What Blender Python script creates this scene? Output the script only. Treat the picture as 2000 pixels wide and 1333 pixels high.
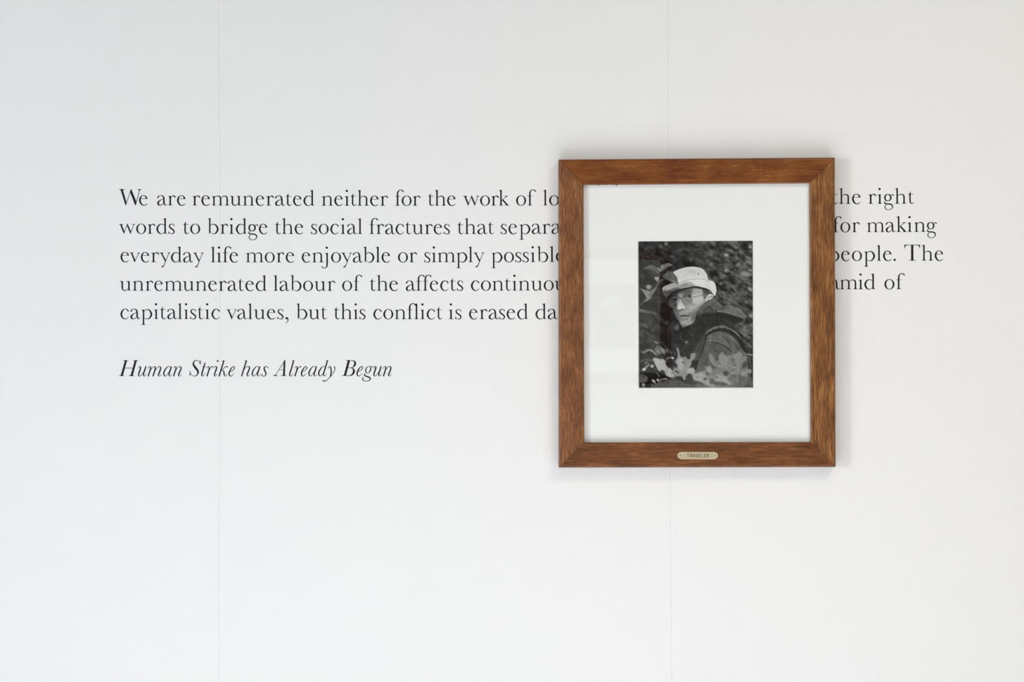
import bpy, bmesh, math, random
import numpy as np
from mathutils import Vector, Matrix

# daylight and lamp powers, print tone, stain colours (sRGB)
LW = (115.0, 120.5, 121.0)
LR = (0.0, 0.0, 0.0)
LC = (19.3, 17.4, 13.6)
SUN = (40.0, 39.7, 42.0)
WD = (0.1, 0.11, 0.12)
SEL = math.radians(25)
PGAIN, PBLACK = 1.06, 0.016
MATC = (246, 248, 247)
WS = [(56, 35, 22), (92, 57, 34), (130, 82, 48), (168, 114, 70), (214, 164, 112)]
WS2 = [(58, 36, 20), (94, 60, 32), (132, 84, 44), (170, 118, 68), (216, 166, 108)]
WT = [(74, 32, 10), (102, 50, 16), (126, 68, 26), (144, 88, 38), (184, 130, 76)]
WB = [(54, 33, 18), (86, 52, 26), (118, 70, 36), (150, 94, 50), (186, 126, 74)]
GIOR = 1.42

for _o in list(bpy.data.objects):
    bpy.data.objects.remove(_o, do_unlink=True)
SC = bpy.context.scene
COL = SC.collection
PI = math.pi
D = 2.90            # camera to the wall, metres
ZC = 1.50           # height of the lens
HW = 3.72           # depth of the room
XL, XR, ZT = -4.0, 3.2, 3.0

# ------------------------------------------------------------------ camera
cam_d = bpy.data.cameras.new('camera')
cam_d.lens = 36.0 * D / 2.0
cam_d.sensor_width = 36.0
cam_d.clip_start = 0.01
cam = bpy.data.objects.new('camera', cam_d)
cam.location = (0.0, -D, ZC)
cam.rotation_euler = (PI / 2, 0, 0)
COL.objects.link(cam)
SC.camera = cam

# ------------------------------------------------------------------ world and light
w = bpy.data.worlds.new('world'); SC.world = w; w.use_nodes = True
w.node_tree.nodes['Background'].inputs[0].default_value = (*[c / max(WD) for c in WD], 1)
w.node_tree.nodes['Background'].inputs[1].default_value = max(WD)
SC.view_settings.view_transform = 'Standard'
SC.view_settings.look = 'None'
SC.view_settings.gamma = 1.0
SC.view_settings.use_curve_mapping = False
SC.view_settings.exposure = 0.0
SC.cycles.use_denoising = True
SC.cycles.max_bounces = 10
SC.cycles.diffuse_bounces = 6

def area(name, loc, target, sx, sy, rgbw):
    """rectangular light; rgbw = power per channel"""
    m = max(max(rgbw), 1e-6)
    l = bpy.data.lights.new(name, 'AREA')
    l.shape = 'RECTANGLE'; l.size = sx; l.size_y = sy
    l.energy = m; l.color = [c / m for c in rgbw]
    o = bpy.data.objects.new(name, l)
    o.location = loc
    d = Vector(target) - Vector(loc)
    o.rotation_euler = d.to_track_quat('-Z', 'Y').to_euler()
    COL.objects.link(o)
    return o
# daylight in the left window opening: y -3.30..-2.20, z 0.90..2.10
area('window_daylight', (XL - 0.10, -3.18, 1.50), (0, -3.18, 1.50), 0.86, 1.15, LW)
# added fill from the right wall, left without power
area('right_fill_light', (XR + 0.10, -1.85, 1.15), (0, -1.85, 1.15), 2.6, 1.5, LR)
# ceiling lamp panel, right of the picture
area('ceiling_lamp_light', (1.20, -1.60, 2.93), (1.20, -1.60, 0), 0.6, 0.6, LC)
# sunlight through an added left opening; its floor patch brightens the lower wall
_m = max(max(SUN), 1e-6)
sl = bpy.data.lights.new('sun', 'SUN'); sl.energy = _m; sl.color = [c / _m for c in SUN]; sl.angle = math.radians(1.0)
so = bpy.data.objects.new('sun', sl)
so.rotation_euler = Vector((math.cos(SEL) , -0.03, -math.sin(SEL))).to_track_quat('-Z', 'Y').to_euler()
COL.objects.link(so)

# ------------------------------------------------------------------ helpers
def P(px, py, d=0.0):
    """point seen at pixel px,py (2000x1333) that stands d metres in front of the wall"""
    k = (D - d) / D / 1000.0
    return Vector(((px - 1000.0) * k, -d, ZC - (py - 666.5) * k))

def link(o, parent=None):
    COL.objects.link(o)
    if parent is not None:
        o.parent = parent
    return o

def mesh_obj(name, verts, faces, mat=None, parent=None, smooth=False):
    me = bpy.data.meshes.new(name)
    me.from_pydata([tuple(v) for v in verts], [], faces)
    me.update()
    if mat: me.materials.append(mat)
    if smooth:
        for p in me.polygons: p.use_smooth = True
    o = bpy.data.objects.new(name, me)
    return link(o, parent)

def bm_obj(name, bm, mat=None, parent=None, smooth=False):
    me = bpy.data.meshes.new(name)
    bm.normal_update()
    bm.to_mesh(me); bm.free()
    if mat: me.materials.append(mat)
    if smooth:
        for p in me.polygons: p.use_smooth = True
    o = bpy.data.objects.new(name, me)
    return link(o, parent)

def box_bm(bm, x0, x1, y0, y1, z0, z1):
    vs = [bm.verts.new((x, y, z)) for z in (z0, z1) for y in (y0, y1) for x in (x0, x1)]
    for f in ((0,2,3,1),(4,5,7,6),(0,1,5,4),(2,6,7,3),(0,4,6,2),(1,3,7,5)):
        bm.faces.new([vs[i] for i in f])

def box(name, x0, x1, y0, y1, z0, z1, mat, parent=None):
    bm = bmesh.new(); box_bm(bm, x0, x1, y0, y1, z0, z1)
    return bm_obj(name, bm, mat, parent)

def tag(o, label=None, cat=None, group=None, kind=None):
    if label: o['label'] = label
    if cat: o['category'] = cat
    if group: o['group'] = group
    if kind: o['kind'] = kind
    return o

def empty(name, loc=(0, 0, 0), rot=(0, 0, 0)):
    o = bpy.data.objects.new(name, None)
    o.empty_display_size = 0.05
    o.location = loc; o.rotation_euler = rot
    return link(o)

def lin(c):
    c = np.asarray(c, dtype=float) / 255.0
    return np.where(c <= 0.04045, c / 12.92, ((c + 0.055) / 1.055) ** 2.4)

def rgb(r, g, b):
    l = lin((r, g, b)); return (float(l[0]), float(l[1]), float(l[2]), 1.0)

# ------------------------------------------------------------------ materials
def new_mat(name):
    m = bpy.data.materials.new(name); m.use_nodes = True
    nt = m.node_tree
    return m, nt, nt.nodes['Principled BSDF']

def N(nt, typ, **kw):
    n = nt.nodes.new(typ)
    for k, v in kw.items(): setattr(n, k, v)
    return n

def simple(name, col, rough=0.5, metal=0.0, spec=0.5):
    m, nt, b = new_mat(name)
    b.inputs['Base Color'].default_value = col
    b.inputs['Roughness'].default_value = rough
    b.inputs['Metallic'].default_value = metal
    b.inputs['Specular IOR Level'].default_value = spec
    return m

def paint_mat(name, col, fine=0.25, height=0.0006, spots=True):
    """rolled wall paint: fine orange peel, a slightly vertical grain, faint specks"""
    m, nt, b = new_mat(name)
    geo = N(nt, 'ShaderNodeNewGeometry')
    mp = N(nt, 'ShaderNodeMapping'); mp.inputs['Scale'].default_value = (1.0, 1.0, 0.62)
    nt.links.new(geo.outputs['Position'], mp.inputs['Vector'])
    n1 = N(nt, 'ShaderNodeTexNoise'); n1.inputs['Scale'].default_value = 380; n1.inputs['Detail'].default_value = 3
    n2 = N(nt, 'ShaderNodeTexNoise'); n2.inputs['Scale'].default_value = 34; n2.inputs['Detail'].default_value = 2
    nt.links.new(mp.outputs[0], n1.inputs['Vector']); nt.links.new(mp.outputs[0], n2.inputs['Vector'])
    mx = N(nt, 'ShaderNodeMath', operation='MULTIPLY_ADD')
    nt.links.new(n2.outputs['Fac'], mx.inputs[0]); mx.inputs[1].default_value = 1.2
    nt.links.new(n1.outputs['Fac'], mx.inputs[2])
    # rare dried paint nibs
    vo = N(nt, 'ShaderNodeTexVoronoi'); vo.inputs['Scale'].default_value = 14
    nt.links.new(geo.outputs['Position'], vo.inputs['Vector'])
    rr = N(nt, 'ShaderNodeMapRange'); rr.inputs['From Min'].default_value = 0.0; rr.inputs['From Max'].default_value = 0.016
    rr.inputs['To Min'].default_value = 1.6; rr.inputs['To Max'].default_value = 0.0
    nt.links.new(vo.outputs['Distance'], rr.inputs['Value'])
    hs = N(nt, 'ShaderNodeMath', operation='GREATER_THAN'); hs.inputs[1].default_value = 0.90
    sp = N(nt, 'ShaderNodeSeparateColor'); nt.links.new(vo.outputs['Color'], sp.inputs[0])
    nt.links.new(sp.outputs[0], hs.inputs[0])
    mm = N(nt, 'ShaderNodeMath', operation='MULTIPLY')
    nt.links.new(rr.outputs[0], mm.inputs[0]); nt.links.new(hs.outputs[0], mm.inputs[1])
    ad = N(nt, 'ShaderNodeMath', operation='ADD')
    nt.links.new(mx.outputs[0], ad.inputs[0]); nt.links.new(mm.outputs[0], ad.inputs[1])
    bp = N(nt, 'ShaderNodeBump'); bp.inputs['Strength'].default_value = fine; bp.inputs['Distance'].default_value = height
    nt.links.new(ad.outputs[0], bp.inputs['Height'])
    nt.links.new(bp.outputs[0], b.inputs['Normal'])
    b.inputs['Base Color'].default_value = col
    b.inputs['Roughness'].default_value = 0.62
    b.inputs['Specular IOR Level'].default_value = 0.25
    return m

def wood_mat(name, cols, grain=1.0, figure=0.0, seed=0.0, pores=1.0, rough=0.38, patch=0.5):
    """stained timber, grain along the object's local X; cols dark -> light"""
    m, nt, b = new_mat(name)
    tc = N(nt, 'ShaderNodeTexCoord')
    L = nt.links.new
    def noise(sc, scale, detail, rough=0.5, dist=0.0, off=0.0):
        mp = N(nt, 'ShaderNodeMapping')
        mp.inputs['Scale'].default_value = sc
        mp.inputs['Location'].default_value = (seed + off, seed * 0.7 + off, seed * 1.3)
        L(tc.outputs['Object'], mp.inputs['Vector'])
        n = N(nt, 'ShaderNodeTexNoise')
        n.inputs['Scale'].default_value = scale; n.inputs['Detail'].default_value = detail
        n.inputs['Roughness'].default_value = rough; n.inputs['Distortion'].default_value = dist
        L(mp.outputs[0], n.inputs['Vector'])
        return n.outputs['Fac']
    def math_(op, a, bv, c=None):
        n = N(nt, 'ShaderNodeMath', operation=op)
        for i, v in enumerate((a, bv, c)):
            if v is None: continue
            if isinstance(v, (int, float)): n.inputs[i].default_value = v
            else: L(v, n.inputs[i])
        return n.outputs[0]
    fib = noise((0.055, 1, 1), 1050 * grain, 3, 0.55)              # short fibres and pores
    fib2 = noise((0.045, 1, 1), 520 * grain, 3, 0.6, 0.2, 3.1)     # streaks
    blot = noise((0.5, 1, 1), 30, 3, 0.55, 0.0, 7.7)              # stain blotches
    fig = noise((0.20, 1.2, 1.2), 20, 3, 0.45, 1.2, 5.5)          # cathedral figure
    figs = math_('SINE', math_('MULTIPLY', fig, 90.0), 0.0)
    figw = math_('POWER', math_('ABSOLUTE', figs, 0.0), 10.0)     # thin pale lines
    v = math_('MULTIPLY_ADD', fib, 0.62 * pores, 0.0)
    v = math_('MULTIPLY_ADD', fib2, 0.55, v)
    v = math_('MULTIPLY_ADD', blot, patch, v)
    v = math_('MULTIPLY_ADD', figw, figure * 0.09, v)
    mr = N(nt, 'ShaderNodeMapRange')
    mid = 0.5 * (0.62 * pores + 0.55 + patch)
    mr.inputs['From Min'].default_value = mid - 0.29; mr.inputs['From Max'].default_value = mid + 0.30
    L(v, mr.inputs['Value'])
    cr = N(nt, 'ShaderNodeValToRGB')
    el = cr.color_ramp.elements
    while len(el) < len(cols): el.new(0.5)
    for i, c in enumerate(cols):
        el[i].position = i / (len(cols) - 1); el[i].color = c
    L(mr.outputs[0], cr.inputs[0])
    L(cr.outputs[0], b.inputs['Base Color'])
    bp = N(nt, 'ShaderNodeBump'); bp.inputs['Strength'].default_value = 0.25 * pores + 0.03
    bp.inputs['Distance'].default_value = 0.0006
    L(math_('MULTIPLY_ADD', fib2, 0.6, fib), bp.inputs['Height'])
    L(bp.outputs[0], b.inputs['Normal'])
    b.inputs['Roughness'].default_value = rough
    b.inputs['Specular IOR Level'].default_value = 0.35
    return m

M = {}
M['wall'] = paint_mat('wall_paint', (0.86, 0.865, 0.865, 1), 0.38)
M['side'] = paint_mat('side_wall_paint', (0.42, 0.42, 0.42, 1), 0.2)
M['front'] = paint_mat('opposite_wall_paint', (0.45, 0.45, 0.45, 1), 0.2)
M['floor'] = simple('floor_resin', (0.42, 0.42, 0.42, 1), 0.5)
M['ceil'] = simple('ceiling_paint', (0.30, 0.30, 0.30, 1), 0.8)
M['vinyl'] = simple('black_vinyl', (0.008, 0.008, 0.010, 1), 0.5, spec=0.2)
M['white_trim'] = simple('white_trim', (0.75, 0.75, 0.75, 1), 0.5)
M['mat'] = simple('mat_board', rgb(*MATC), 0.9, spec=0.1)
M['core'] = simple('mat_core', rgb(250, 250, 248), 0.9, spec=0.1)
M['backing'] = simple('backing_board', rgb(120, 95, 70), 0.9)
M['brass'] = simple('aged_brass', rgb(205, 190, 158), 0.42, metal=0.35)
M['brass_dark'] = simple('engraved_dark', rgb(72, 56, 30), 0.6)
M['nail'] = simple('nail_steel', rgb(60, 50, 35), 0.35, metal=0.8)
M['wood_side'] = wood_mat('oak_stile', [rgb(*[v * 0.95 for v in c]) for c in WS], 1.0, 0.0, 2.0, 1.15, patch=0.34)
M['wood_side_b'] = wood_mat('oak_stile_b', [rgb(*[v * 0.95 for v in c]) for c in WS2], 0.95, 0.0, 9.0, 1.1, patch=0.38)
M['wood_top'] = wood_mat('smooth_top_rail', [rgb(*[v * 0.95 for v in c]) for c in WT], 0.8, 1.0, 4.0, 0.38, rough=0.36, patch=0.62)
M['wood_bot'] = wood_mat('oak_bottom_rail', [rgb(*[v * 0.95 for v in c]) for c in WB], 0.9, 0.0, 6.0, 1.0, patch=0.42)

def glass_mat():
    m, nt, b = new_mat('picture_glass')
    nt.nodes.remove(b)
    out = nt.nodes['Material Output']
    tr = N(nt, 'ShaderNodeBsdfTransparent'); tr.inputs[0].default_value = (1.0, 1.0, 0.998, 1)
    gl = N(nt, 'ShaderNodeBsdfGlossy'); gl.inputs['Roughness'].default_value = 0.0
    fr = N(nt, 'ShaderNodeFresnel'); fr.inputs['IOR'].default_value = 1.38
    # the node flips the index on back faces; a thin pane reflects alike from both sides
    ge = N(nt, 'ShaderNodeNewGeometry'); mr = N(nt, 'ShaderNodeMapRange')
    mr.inputs['To Min'].default_value = GIOR; mr.inputs['To Max'].default_value = 1.0 / GIOR
    nt.links.new(ge.outputs['Backfacing'], mr.inputs['Value']); nt.links.new(mr.outputs[0], fr.inputs['IOR'])
    mx = N(nt, 'ShaderNodeMixShader')
    nt.links.new(fr.outputs[0], mx.inputs[0]); nt.links.new(tr.outputs[0], mx.inputs[1]); nt.links.new(gl.outputs[0], mx.inputs[2])
    nt.links.new(mx.outputs[0], out.inputs['Surface'])
    return m
M['glass'] = glass_mat()
# ------------------------------------------------------------------ room shell
def wall_rect_with_hole(name, axis, c, t, a0, a1, b0, b1, holes, mat):
    """slab wall perpendicular to x, with rectangular openings given as (a0,a1,b0,b1); a is y, b is z"""
    bm = bmesh.new()
    ys = sorted({a0, a1} | {h[0] for h in holes} | {h[1] for h in holes})
    zs = sorted({b0, b1} | {h[2] for h in holes} | {h[3] for h in holes})
    for i in range(len(ys) - 1):
        for j in range(len(zs) - 1):
            ym, zm = (ys[i] + ys[i+1]) / 2, (zs[j] + zs[j+1]) / 2
            if any(h[0] < ym < h[1] and h[2] < zm < h[3] for h in holes): continue
            box_bm(bm, min(c, c + t), max(c, c + t), ys[i], ys[i+1], zs[j], zs[j+1])
    bmesh.ops.remove_doubles(bm, verts=bm.verts, dist=1e-5)
    return bm_obj(name, bm, mat)

LWIN = (-3.62, -2.74, 0.90, 2.10)
LLOW = (-2.15, -0.40, 1.20, 2.80)  # unseen opening, added and sized to throw the sun patch on the floor
RWIN = (-3.15, -0.55, 0.40, 1.90)
f = tag(box('floor', XL - .2, XR + .2, -HW - .2, 0.2, -0.1, 0.0, M['floor']), kind='structure')
f = tag(box('ceiling', XL - .2, XR + .2, -HW - .2, 0.2, ZT, ZT + 0.1, M['ceil']), kind='structure')
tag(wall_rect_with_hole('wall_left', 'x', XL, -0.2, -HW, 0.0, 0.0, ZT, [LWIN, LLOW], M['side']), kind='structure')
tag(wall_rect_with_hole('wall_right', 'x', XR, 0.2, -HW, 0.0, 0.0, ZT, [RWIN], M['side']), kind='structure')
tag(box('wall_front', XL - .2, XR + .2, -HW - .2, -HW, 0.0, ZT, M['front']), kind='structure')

# the back wall: a core and boards that butt at shallow V joints
wb = tag(box('wall_back', XL - .2, XR + .2, 0.014, 0.2, 0.0, ZT, M['wall']), kind='structure')
SEAMS = [
    [(427.3, -850), (427.8, 0), (428.2, 100), (429.6, 300), (430.6, 450), (430.8, 600), (430.5, 720), (429.4, 900), (428.2, 1100), (427.4, 1333), (427.0, 2180)],
    [(1309.0, -850), (1306.9, 0), (1306.3, 150), (1306.6, 300), (1308.5, 600), (1310.2, 915), (1311.3, 1150), (1312.2, 1333), (1316.0, 2180)],
]
def seam_line(pts):
    out = []
    for px, py in pts:
        v = P(px, py); out.append((v.x, min(max(v.z, 0.0), ZT)))
    out.sort(key=lambda t: t[1])
    out[0] = (out[0][0], 0.0); out[-1] = (out[-1][0], ZT)
    return out
def straight(x): return [(x, 0.0), (x, ZT)]
s1, s2 = seam_line(SEAMS[0]), seam_line(SEAMS[1])
step = s2[0][0] - s1[0][0]
lines = [straight(XL - 0.2), straight(s1[0][0] - 2 * step), straight(s1[0][0] - step), s1, s2, straight(s2[0][0] + step), straight(s2[0][0] + 2 * step), straight(XR + 0.2)]
lines = [l for l in lines if XL - 0.25 < l[0][0] < XR + 0.25]
def xat(line, z):
    return float(np.interp(z, [p[1] for p in line], [p[0] for p in line]))
def panel(la, lb, bev=0.0011, dep=0.0007):
    zs = sorted({0.0, ZT} | {p[1] for p in la} | {p[1] for p in lb})
    verts, faces = [], []
    for z in zs:
        a, b_ = xat(la, z) , xat(lb, z)
        for x, y in ((a + 0.00005, 0.014), (a + 0.00005, dep), (a + bev * 1.25, 0.0), (b_ - bev, 0.0), (b_ - 0.00005, dep), (b_ - 0.00005, 0.014)):
            verts.append((x, y, z))
    n = 6
    for i in range(len(zs) - 1):
        for k in range(5):
            a = i * n + k
            faces.append((a, a + 1, a + 1 + n, a + n))
    faces.append(tuple(range(n))[::-1]); faces.append(tuple((len(zs) - 1) * n + k for k in range(n)))
    return mesh_obj('wall_panel', verts, faces, M['wall'], wb)
for i in range(len(lines) - 1):
    panel(lines[i], lines[i + 1])

# baseboards
tag(box('baseboard_back', XL, XR, -0.012, 0.0, 0.0, 0.09, M['white_trim']), kind='structure')

# windows in the side walls
def window(name, x, t, h, nm=2):
    y0, y1, z0, z1 = h
    s = 1 if t > 0 else -1
    bm = bmesh.new()
    fw = 0.05
    xa, xb = sorted((x + s * 0.03, x + s * 0.08))
    box_bm(bm, xa, xb, y0, y1, z0, z0 + fw); box_bm(bm, xa, xb, y0, y1, z1 - fw, z1)
    box_bm(bm, xa, xb, y0, y0 + fw, z0 + fw, z1 - fw); box_bm(bm, xa, xb, y1 - fw, y1, z0 + fw, z1 - fw)
    return tag(bm_obj(name, bm, M['white_trim']), kind='structure')
window('window_1', XL, -1, LWIN)
window('added_sun_window', XL, -1, LLOW)  # frame round the added sun opening
window('window_3', XR, 1, RWIN)
# ceiling lamp housing around the lamp's light
t = tag(empty('ceiling_lamp', (1.20, -1.60, ZT)), 'square white ceiling lamp panel right of the camera', 'lamp')
bm = bmesh.new()
for a in ((-.34, .34, -.34, -.31), (-.34, .34, .31, .34), (-.34, -.31, -.31, .31), (.31, .34, -.31, .31)):
    box_bm(bm, a[0], a[1], a[2], a[3], -0.09, 0.0)
bm_obj('lamp_housing', bm, M['white_trim'], t)
# ------------------------------------------------------------------ lettering: outlines in 1/20 mm, baseline at 0
def cat(pts, n=7, closed=False):
    p = [np.array(q, float) for q in pts]
    m = len(p); out = []
    rng = range(m) if closed else range(m - 1)
    for i in rng:
        p0 = p[(i - 1) % m] if (closed or i > 0) else 2 * p[0] - p[1]
        p1 = p[i]; p2 = p[(i + 1) % m]
        p3 = p[(i + 2) % m] if (closed or i + 2 < m) else 2 * p[-1] - p[-2]
        # centripetal-ish: plain Catmull-Rom is enough for these spacings
        for k in range(n):
            t = k / n
            out.append(0.5 * ((2 * p1) + (-p0 + p2) * t + (2 * p0 - 5 * p1 + 4 * p2 - p3) * t * t + (-p0 + 3 * p1 - 3 * p2 + p3) * t ** 3))
    if not closed: out.append(p[-1])
    return np.array(out)

def S(*pts, c=False, cap=True): return ('S', pts, c, cap)
def Y(*pts): return ('P', pts)
def O(cx, cy, rx, ry, ix, iy, icx=None, icy=None): return ('O', cx, cy, rx, ry, ix, iy, cx if icx is None else icx, cy if icy is None else icy)
def DOT(cx, cy, r): return ('D', cx, cy, r)
def foot(x0, x1, l=60, r=60, y=0, h=12):
    return Y((x0 - l, y), (x0 - l, y + h), (x0 - 22, y + h + 6), (x0 - 4, y + h + 22), (x0, y + 85), (x1, y + 85), (x1 + 4, y + h + 22), (x1 + 22, y + h + 6), (x1 + r, y + h), (x1 + r, y))
def flag(x0, x1, top, l=60):
    return Y((x0 - l, top - 26), (x0 - l, top - 36), (x0 - 24, top - 44), (x0 - 5, top - 64), (x0, top - 110), (x1, top - 110), (x1, top), (x1 - 14, top), (x0 + 8, top - 18))
def stem(x0, x1, y0, y1): return Y((x0, y0), (x1, y0), (x1, y1), (x0, y1))
def dfoot(x0, x1):
    return Y((x0 + 3, 85), (x0 + 3, -5), (x0 + 25, 4), (x1 + 60, 2), (x1 + 60, 12), (x1 + 20, 20), (x1 + 3, 42), (x1, 85))

def arch(x, w):   # from stem right side x, next stem [x+w-58, x+w]
    return S((x - 4, 296, 14), (x + 22, 328, 20), (x + 58, 353, 26), (x + 118, 368, 32), (x + w * .72, 350, 44), (x + w - 38, 308, 54), (x + w - 29, 250, 58), (x + w - 29, 180, 58))
G = {}
G['o'] = [O(195, 190, 195, 203, 126, 181, 197)]
G['e'] = [S((326, 74, 10), (306, 46, 20), (268, 15, 28), (190, -4, 30), (95, 45, 56), (37, 175, 71), (62, 305, 54), (118, 367, 30), (172, 382, 22), (225, 368, 32), (262, 335, 48), (287, 300, 62), (300, 262, 56), cap=False),
          Y((58, 246), (332, 246), (330, 262), (318, 290), (270, 280), (262, 264), (58, 264))]
G['n'] = [flag(60, 118, 380), stem(60, 118, 40, 300), foot(60, 118), arch(118, 266), stem(326, 384, 40, 200), foot(326, 384)]
G['h'] = [flag(60, 118, 620), stem(60, 118, 40, 540), foot(60, 118), arch(118, 266), stem(326, 384, 40, 200), foot(326, 384)]
G['m'] = [flag(58, 114, 376), stem(58, 114, 40, 300), foot(58, 114), arch(114, 260), stem(316, 374, 40, 200), foot(316, 374), arch(374, 258), stem(574, 632, 40, 200), foot(574, 632)]
G['i'] = [flag(64, 125, 380), stem(64, 125, 40, 300), foot(64, 125), DOT(88, 574, 45)]
G['l'] = [flag(62, 122, 615), stem(62, 122, 40, 540), foot(62, 122)]
G['r'] = [flag(56, 118, 380), stem(56, 118, 40, 300), foot(56, 118, 58, 68), S((114, 285, 16), (132, 325, 20), (160, 358, 26), (200, 374, 36), (240, 360, 48), (272, 328, 46), (284, 312, 36))]
G['b'] = [flag(60, 116, 620), stem(60, 116, 90, 540), Y((60, 120), (61, 0), (68, -8), (92, 35), (118, 66), (116, 120)),
          S((112, 325, 20), (165, 362, 26), (240, 374, 30), (335, 330, 52), (401, 190, 69), (345, 48, 52), (245, -4, 24), (170, 18, 18), (112, 68, 14))]
G['d'] = [stem(315, 376, 50, 540), flag(315, 376, 615), dfoot(315, 376),
          S((320, 328, 18), (262, 362, 28), (190, 376, 26), (100, 330, 52), (36, 190, 71), (92, 48, 54), (185, -4, 26), (260, 20, 22), (320, 72, 16))]
G['u'] = [Y((0, 372), (0, 358), (35, 348), (56, 325), (60, 270), (120, 270), (120, 372)), S((90, 300, 60), (90, 150, 60), (94, 85, 56), (125, 30, 44), (185, 2, 34), (250, 20, 28), (300, 62, 22), (325, 92, 18), cap=False),
          Y((252, 372), (252, 358), (288, 348), (314, 325), (320, 270), (380, 270), (380, 372)), stem(320, 380, 60, 300), dfoot(320, 380)]
G['t'] = [stem(55, 110, 80, 372), S((82.5, 220, 55), (82.5, 110, 56), (92, 52, 54), (125, 12, 38), (168, 6, 28), (206, 30, 20), (234, 66, 10), cap=False),
          Y((0, 356), (0, 364), (44, 382), (78, 420), (98, 474), (113, 474), (110, 340), (50, 340), (50, 356)), Y((100, 356), (221, 356), (221, 374), (100, 374))]
G['f'] = [stem(70, 130, 40, 440), S((100, 380, 60), (101, 450, 59), (112, 520, 52), (150, 580, 38), (210, 613, 26), (262, 603, 32), (300, 575, 46), (322, 548, 42)), Y((0, 357), (210, 357), (210, 374), (0, 374)), foot(70, 130, 60, 72)]
G['a'] = [S((33, 300, 50), (52, 338, 44), (92, 370, 28), (148, 383, 22), (212, 368, 40), (256, 318, 56), (268, 240, 61), (271, 140, 61), (277, 75, 58), (296, 26, 46), (332, 6, 30), (370, 22, 20), (394, 62, 9), cap=True),
          S((242, 252, 16), (180, 224, 24), (108, 180, 40), (56, 126, 62), (43, 76, 72), (62, 26, 58), (112, 2, 34), (178, 18, 26), (252, 76, 18), cap=False)]
G['s'] = [S((212, 338, 14), (174, 366, 24), (122, 380, 26), (62, 354, 40), (38, 300, 50), (68, 238, 54), (140, 184, 56), (196, 136, 54), (219, 80, 50), (188, 18, 38), (130, -3, 26), (78, 10, 22), (32, 52, 16), cap=False),
          Y((203, 335), (221, 372), (230, 372), (226, 276), (217, 276), (198, 322)), Y((0, 100), (8, 100), (30, 62), (52, 28), (34, 20), (10, -4), (0, -4))]
G['c'] = [S((306, 302, 44), (286, 340, 44), (246, 370, 32), (190, 384, 24), (98, 342, 50), (36, 188, 71), (92, 46, 54), (190, -4, 28), (262, 20, 24), (302, 56, 18), (326, 92, 9))]
G['p'] = [flag(72, 128, 376), stem(72, 128, -200, 310), foot(72, 128, 66, 58, -232), S((126, 302, 16), (180, 350, 26), (250, 368, 30), (345, 325, 52), (408, 183, 70), (348, 44, 50), (250, -4, 26), (180, 14, 22), (126, 50, 16))]
G['k'] = [flag(60, 120, 620), stem(60, 120, 40, 540), foot(60, 120), S((118, 200, 20), (200, 270, 20), (312, 358, 26), cap=False), Y((225, 376), (225, 366), (262, 360), (285, 340), (305, 330), (338, 352), (372, 366), (372, 376)),
          Y((133, 212), (178, 238), (372, 25), (385, 0), (310, 0), (150, 186)), Y((228, 0), (228, 10), (275, 18), (300, 40), (350, 40), (372, 20), (405, 10), (405, 0))]
G['w'] = [Y((42, 372), (130, 372), (118, 335), (212, 95), (205, 0), (186, 0), (52, 340)), S((194, 12, 20), (328, 372, 22), cap=False),
          Y((320, 388), (342, 388), (468, 92), (460, 0), (442, 0), (306, 330)), S((451, 12, 20), (577, 348, 23), cap=False),
          Y((0, 376), (0, 363), (32, 356), (52, 335), (122, 335), (134, 357), (160, 363), (160, 376)), Y((510, 376), (510, 364), (540, 357), (560, 340), (594, 340), (604, 357), (632, 364), (632, 376))]
G['v'] = [Y((42, 372), (126, 372), (113, 332), (232, 82), (214, 0), (194, 0), (54, 340)), S((204, 10, 20), (352, 350, 23), cap=False),
          Y((0, 376), (0, 363), (32, 356), (52, 335), (118, 335), (128, 357), (156, 363), (156, 376)), Y((300, 376), (300, 364), (326, 357), (342, 338), (368, 338), (382, 357), (412, 364), (412, 376))]
G['y'] = [Y((46, 366), (130, 366), (118, 328), (256, 70), (238, 10), (224, 10), (58, 336)), S((366, 345, 22), (300, 180, 22), (235, 22, 25), (190, -95, 28), (160, -148, 36), (125, -178, 48), (100, -190, 40)),
          Y((0, 372), (0, 359), (32, 352), (52, 330), (120, 330), (134, 352), (165, 359), (165, 372)), Y((305, 372), (305, 360), (332, 352), (352, 335), (382, 335), (400, 352), (430, 360), (430, 372))]
G['g'] = [S((34, 240, 62), (62, 330, 48), (148, 364, 28), (232, 330, 50), (264, 240, 62), (236, 148, 48), (148, 112, 26), (60, 150, 48), c=True),
          S((262, 322, 22), (286, 345, 20), (320, 358, 26), (350, 345, 40), (370, 326, 40)),
          S((78, 108, 14), (40, 86, 22), (16, 54, 36), (42, 10, 46), (115, -6, 48), (200, -10, 48), (266, -24, 48), (312, -58, 46), (330, -112, 40), (302, -184, 30), (240, -226, 24), (165, -238, 20), (92, -218, 26), (45, -172, 32), (32, -118, 32), (52, -74, 32), (88, -50, 20))]
G['j'] = [flag(70, 128, 377), Y((70, 300), (128, 300), (128, -60), (70, -60)), S((99, -20, 57), (98, -90, 57), (86, -160, 48), (42, -214, 32), (-14, -228, 22), (-62, -212, 30), (-98, -172, 36), (-108, -158, 26)), DOT(86, 572, 45)]
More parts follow.
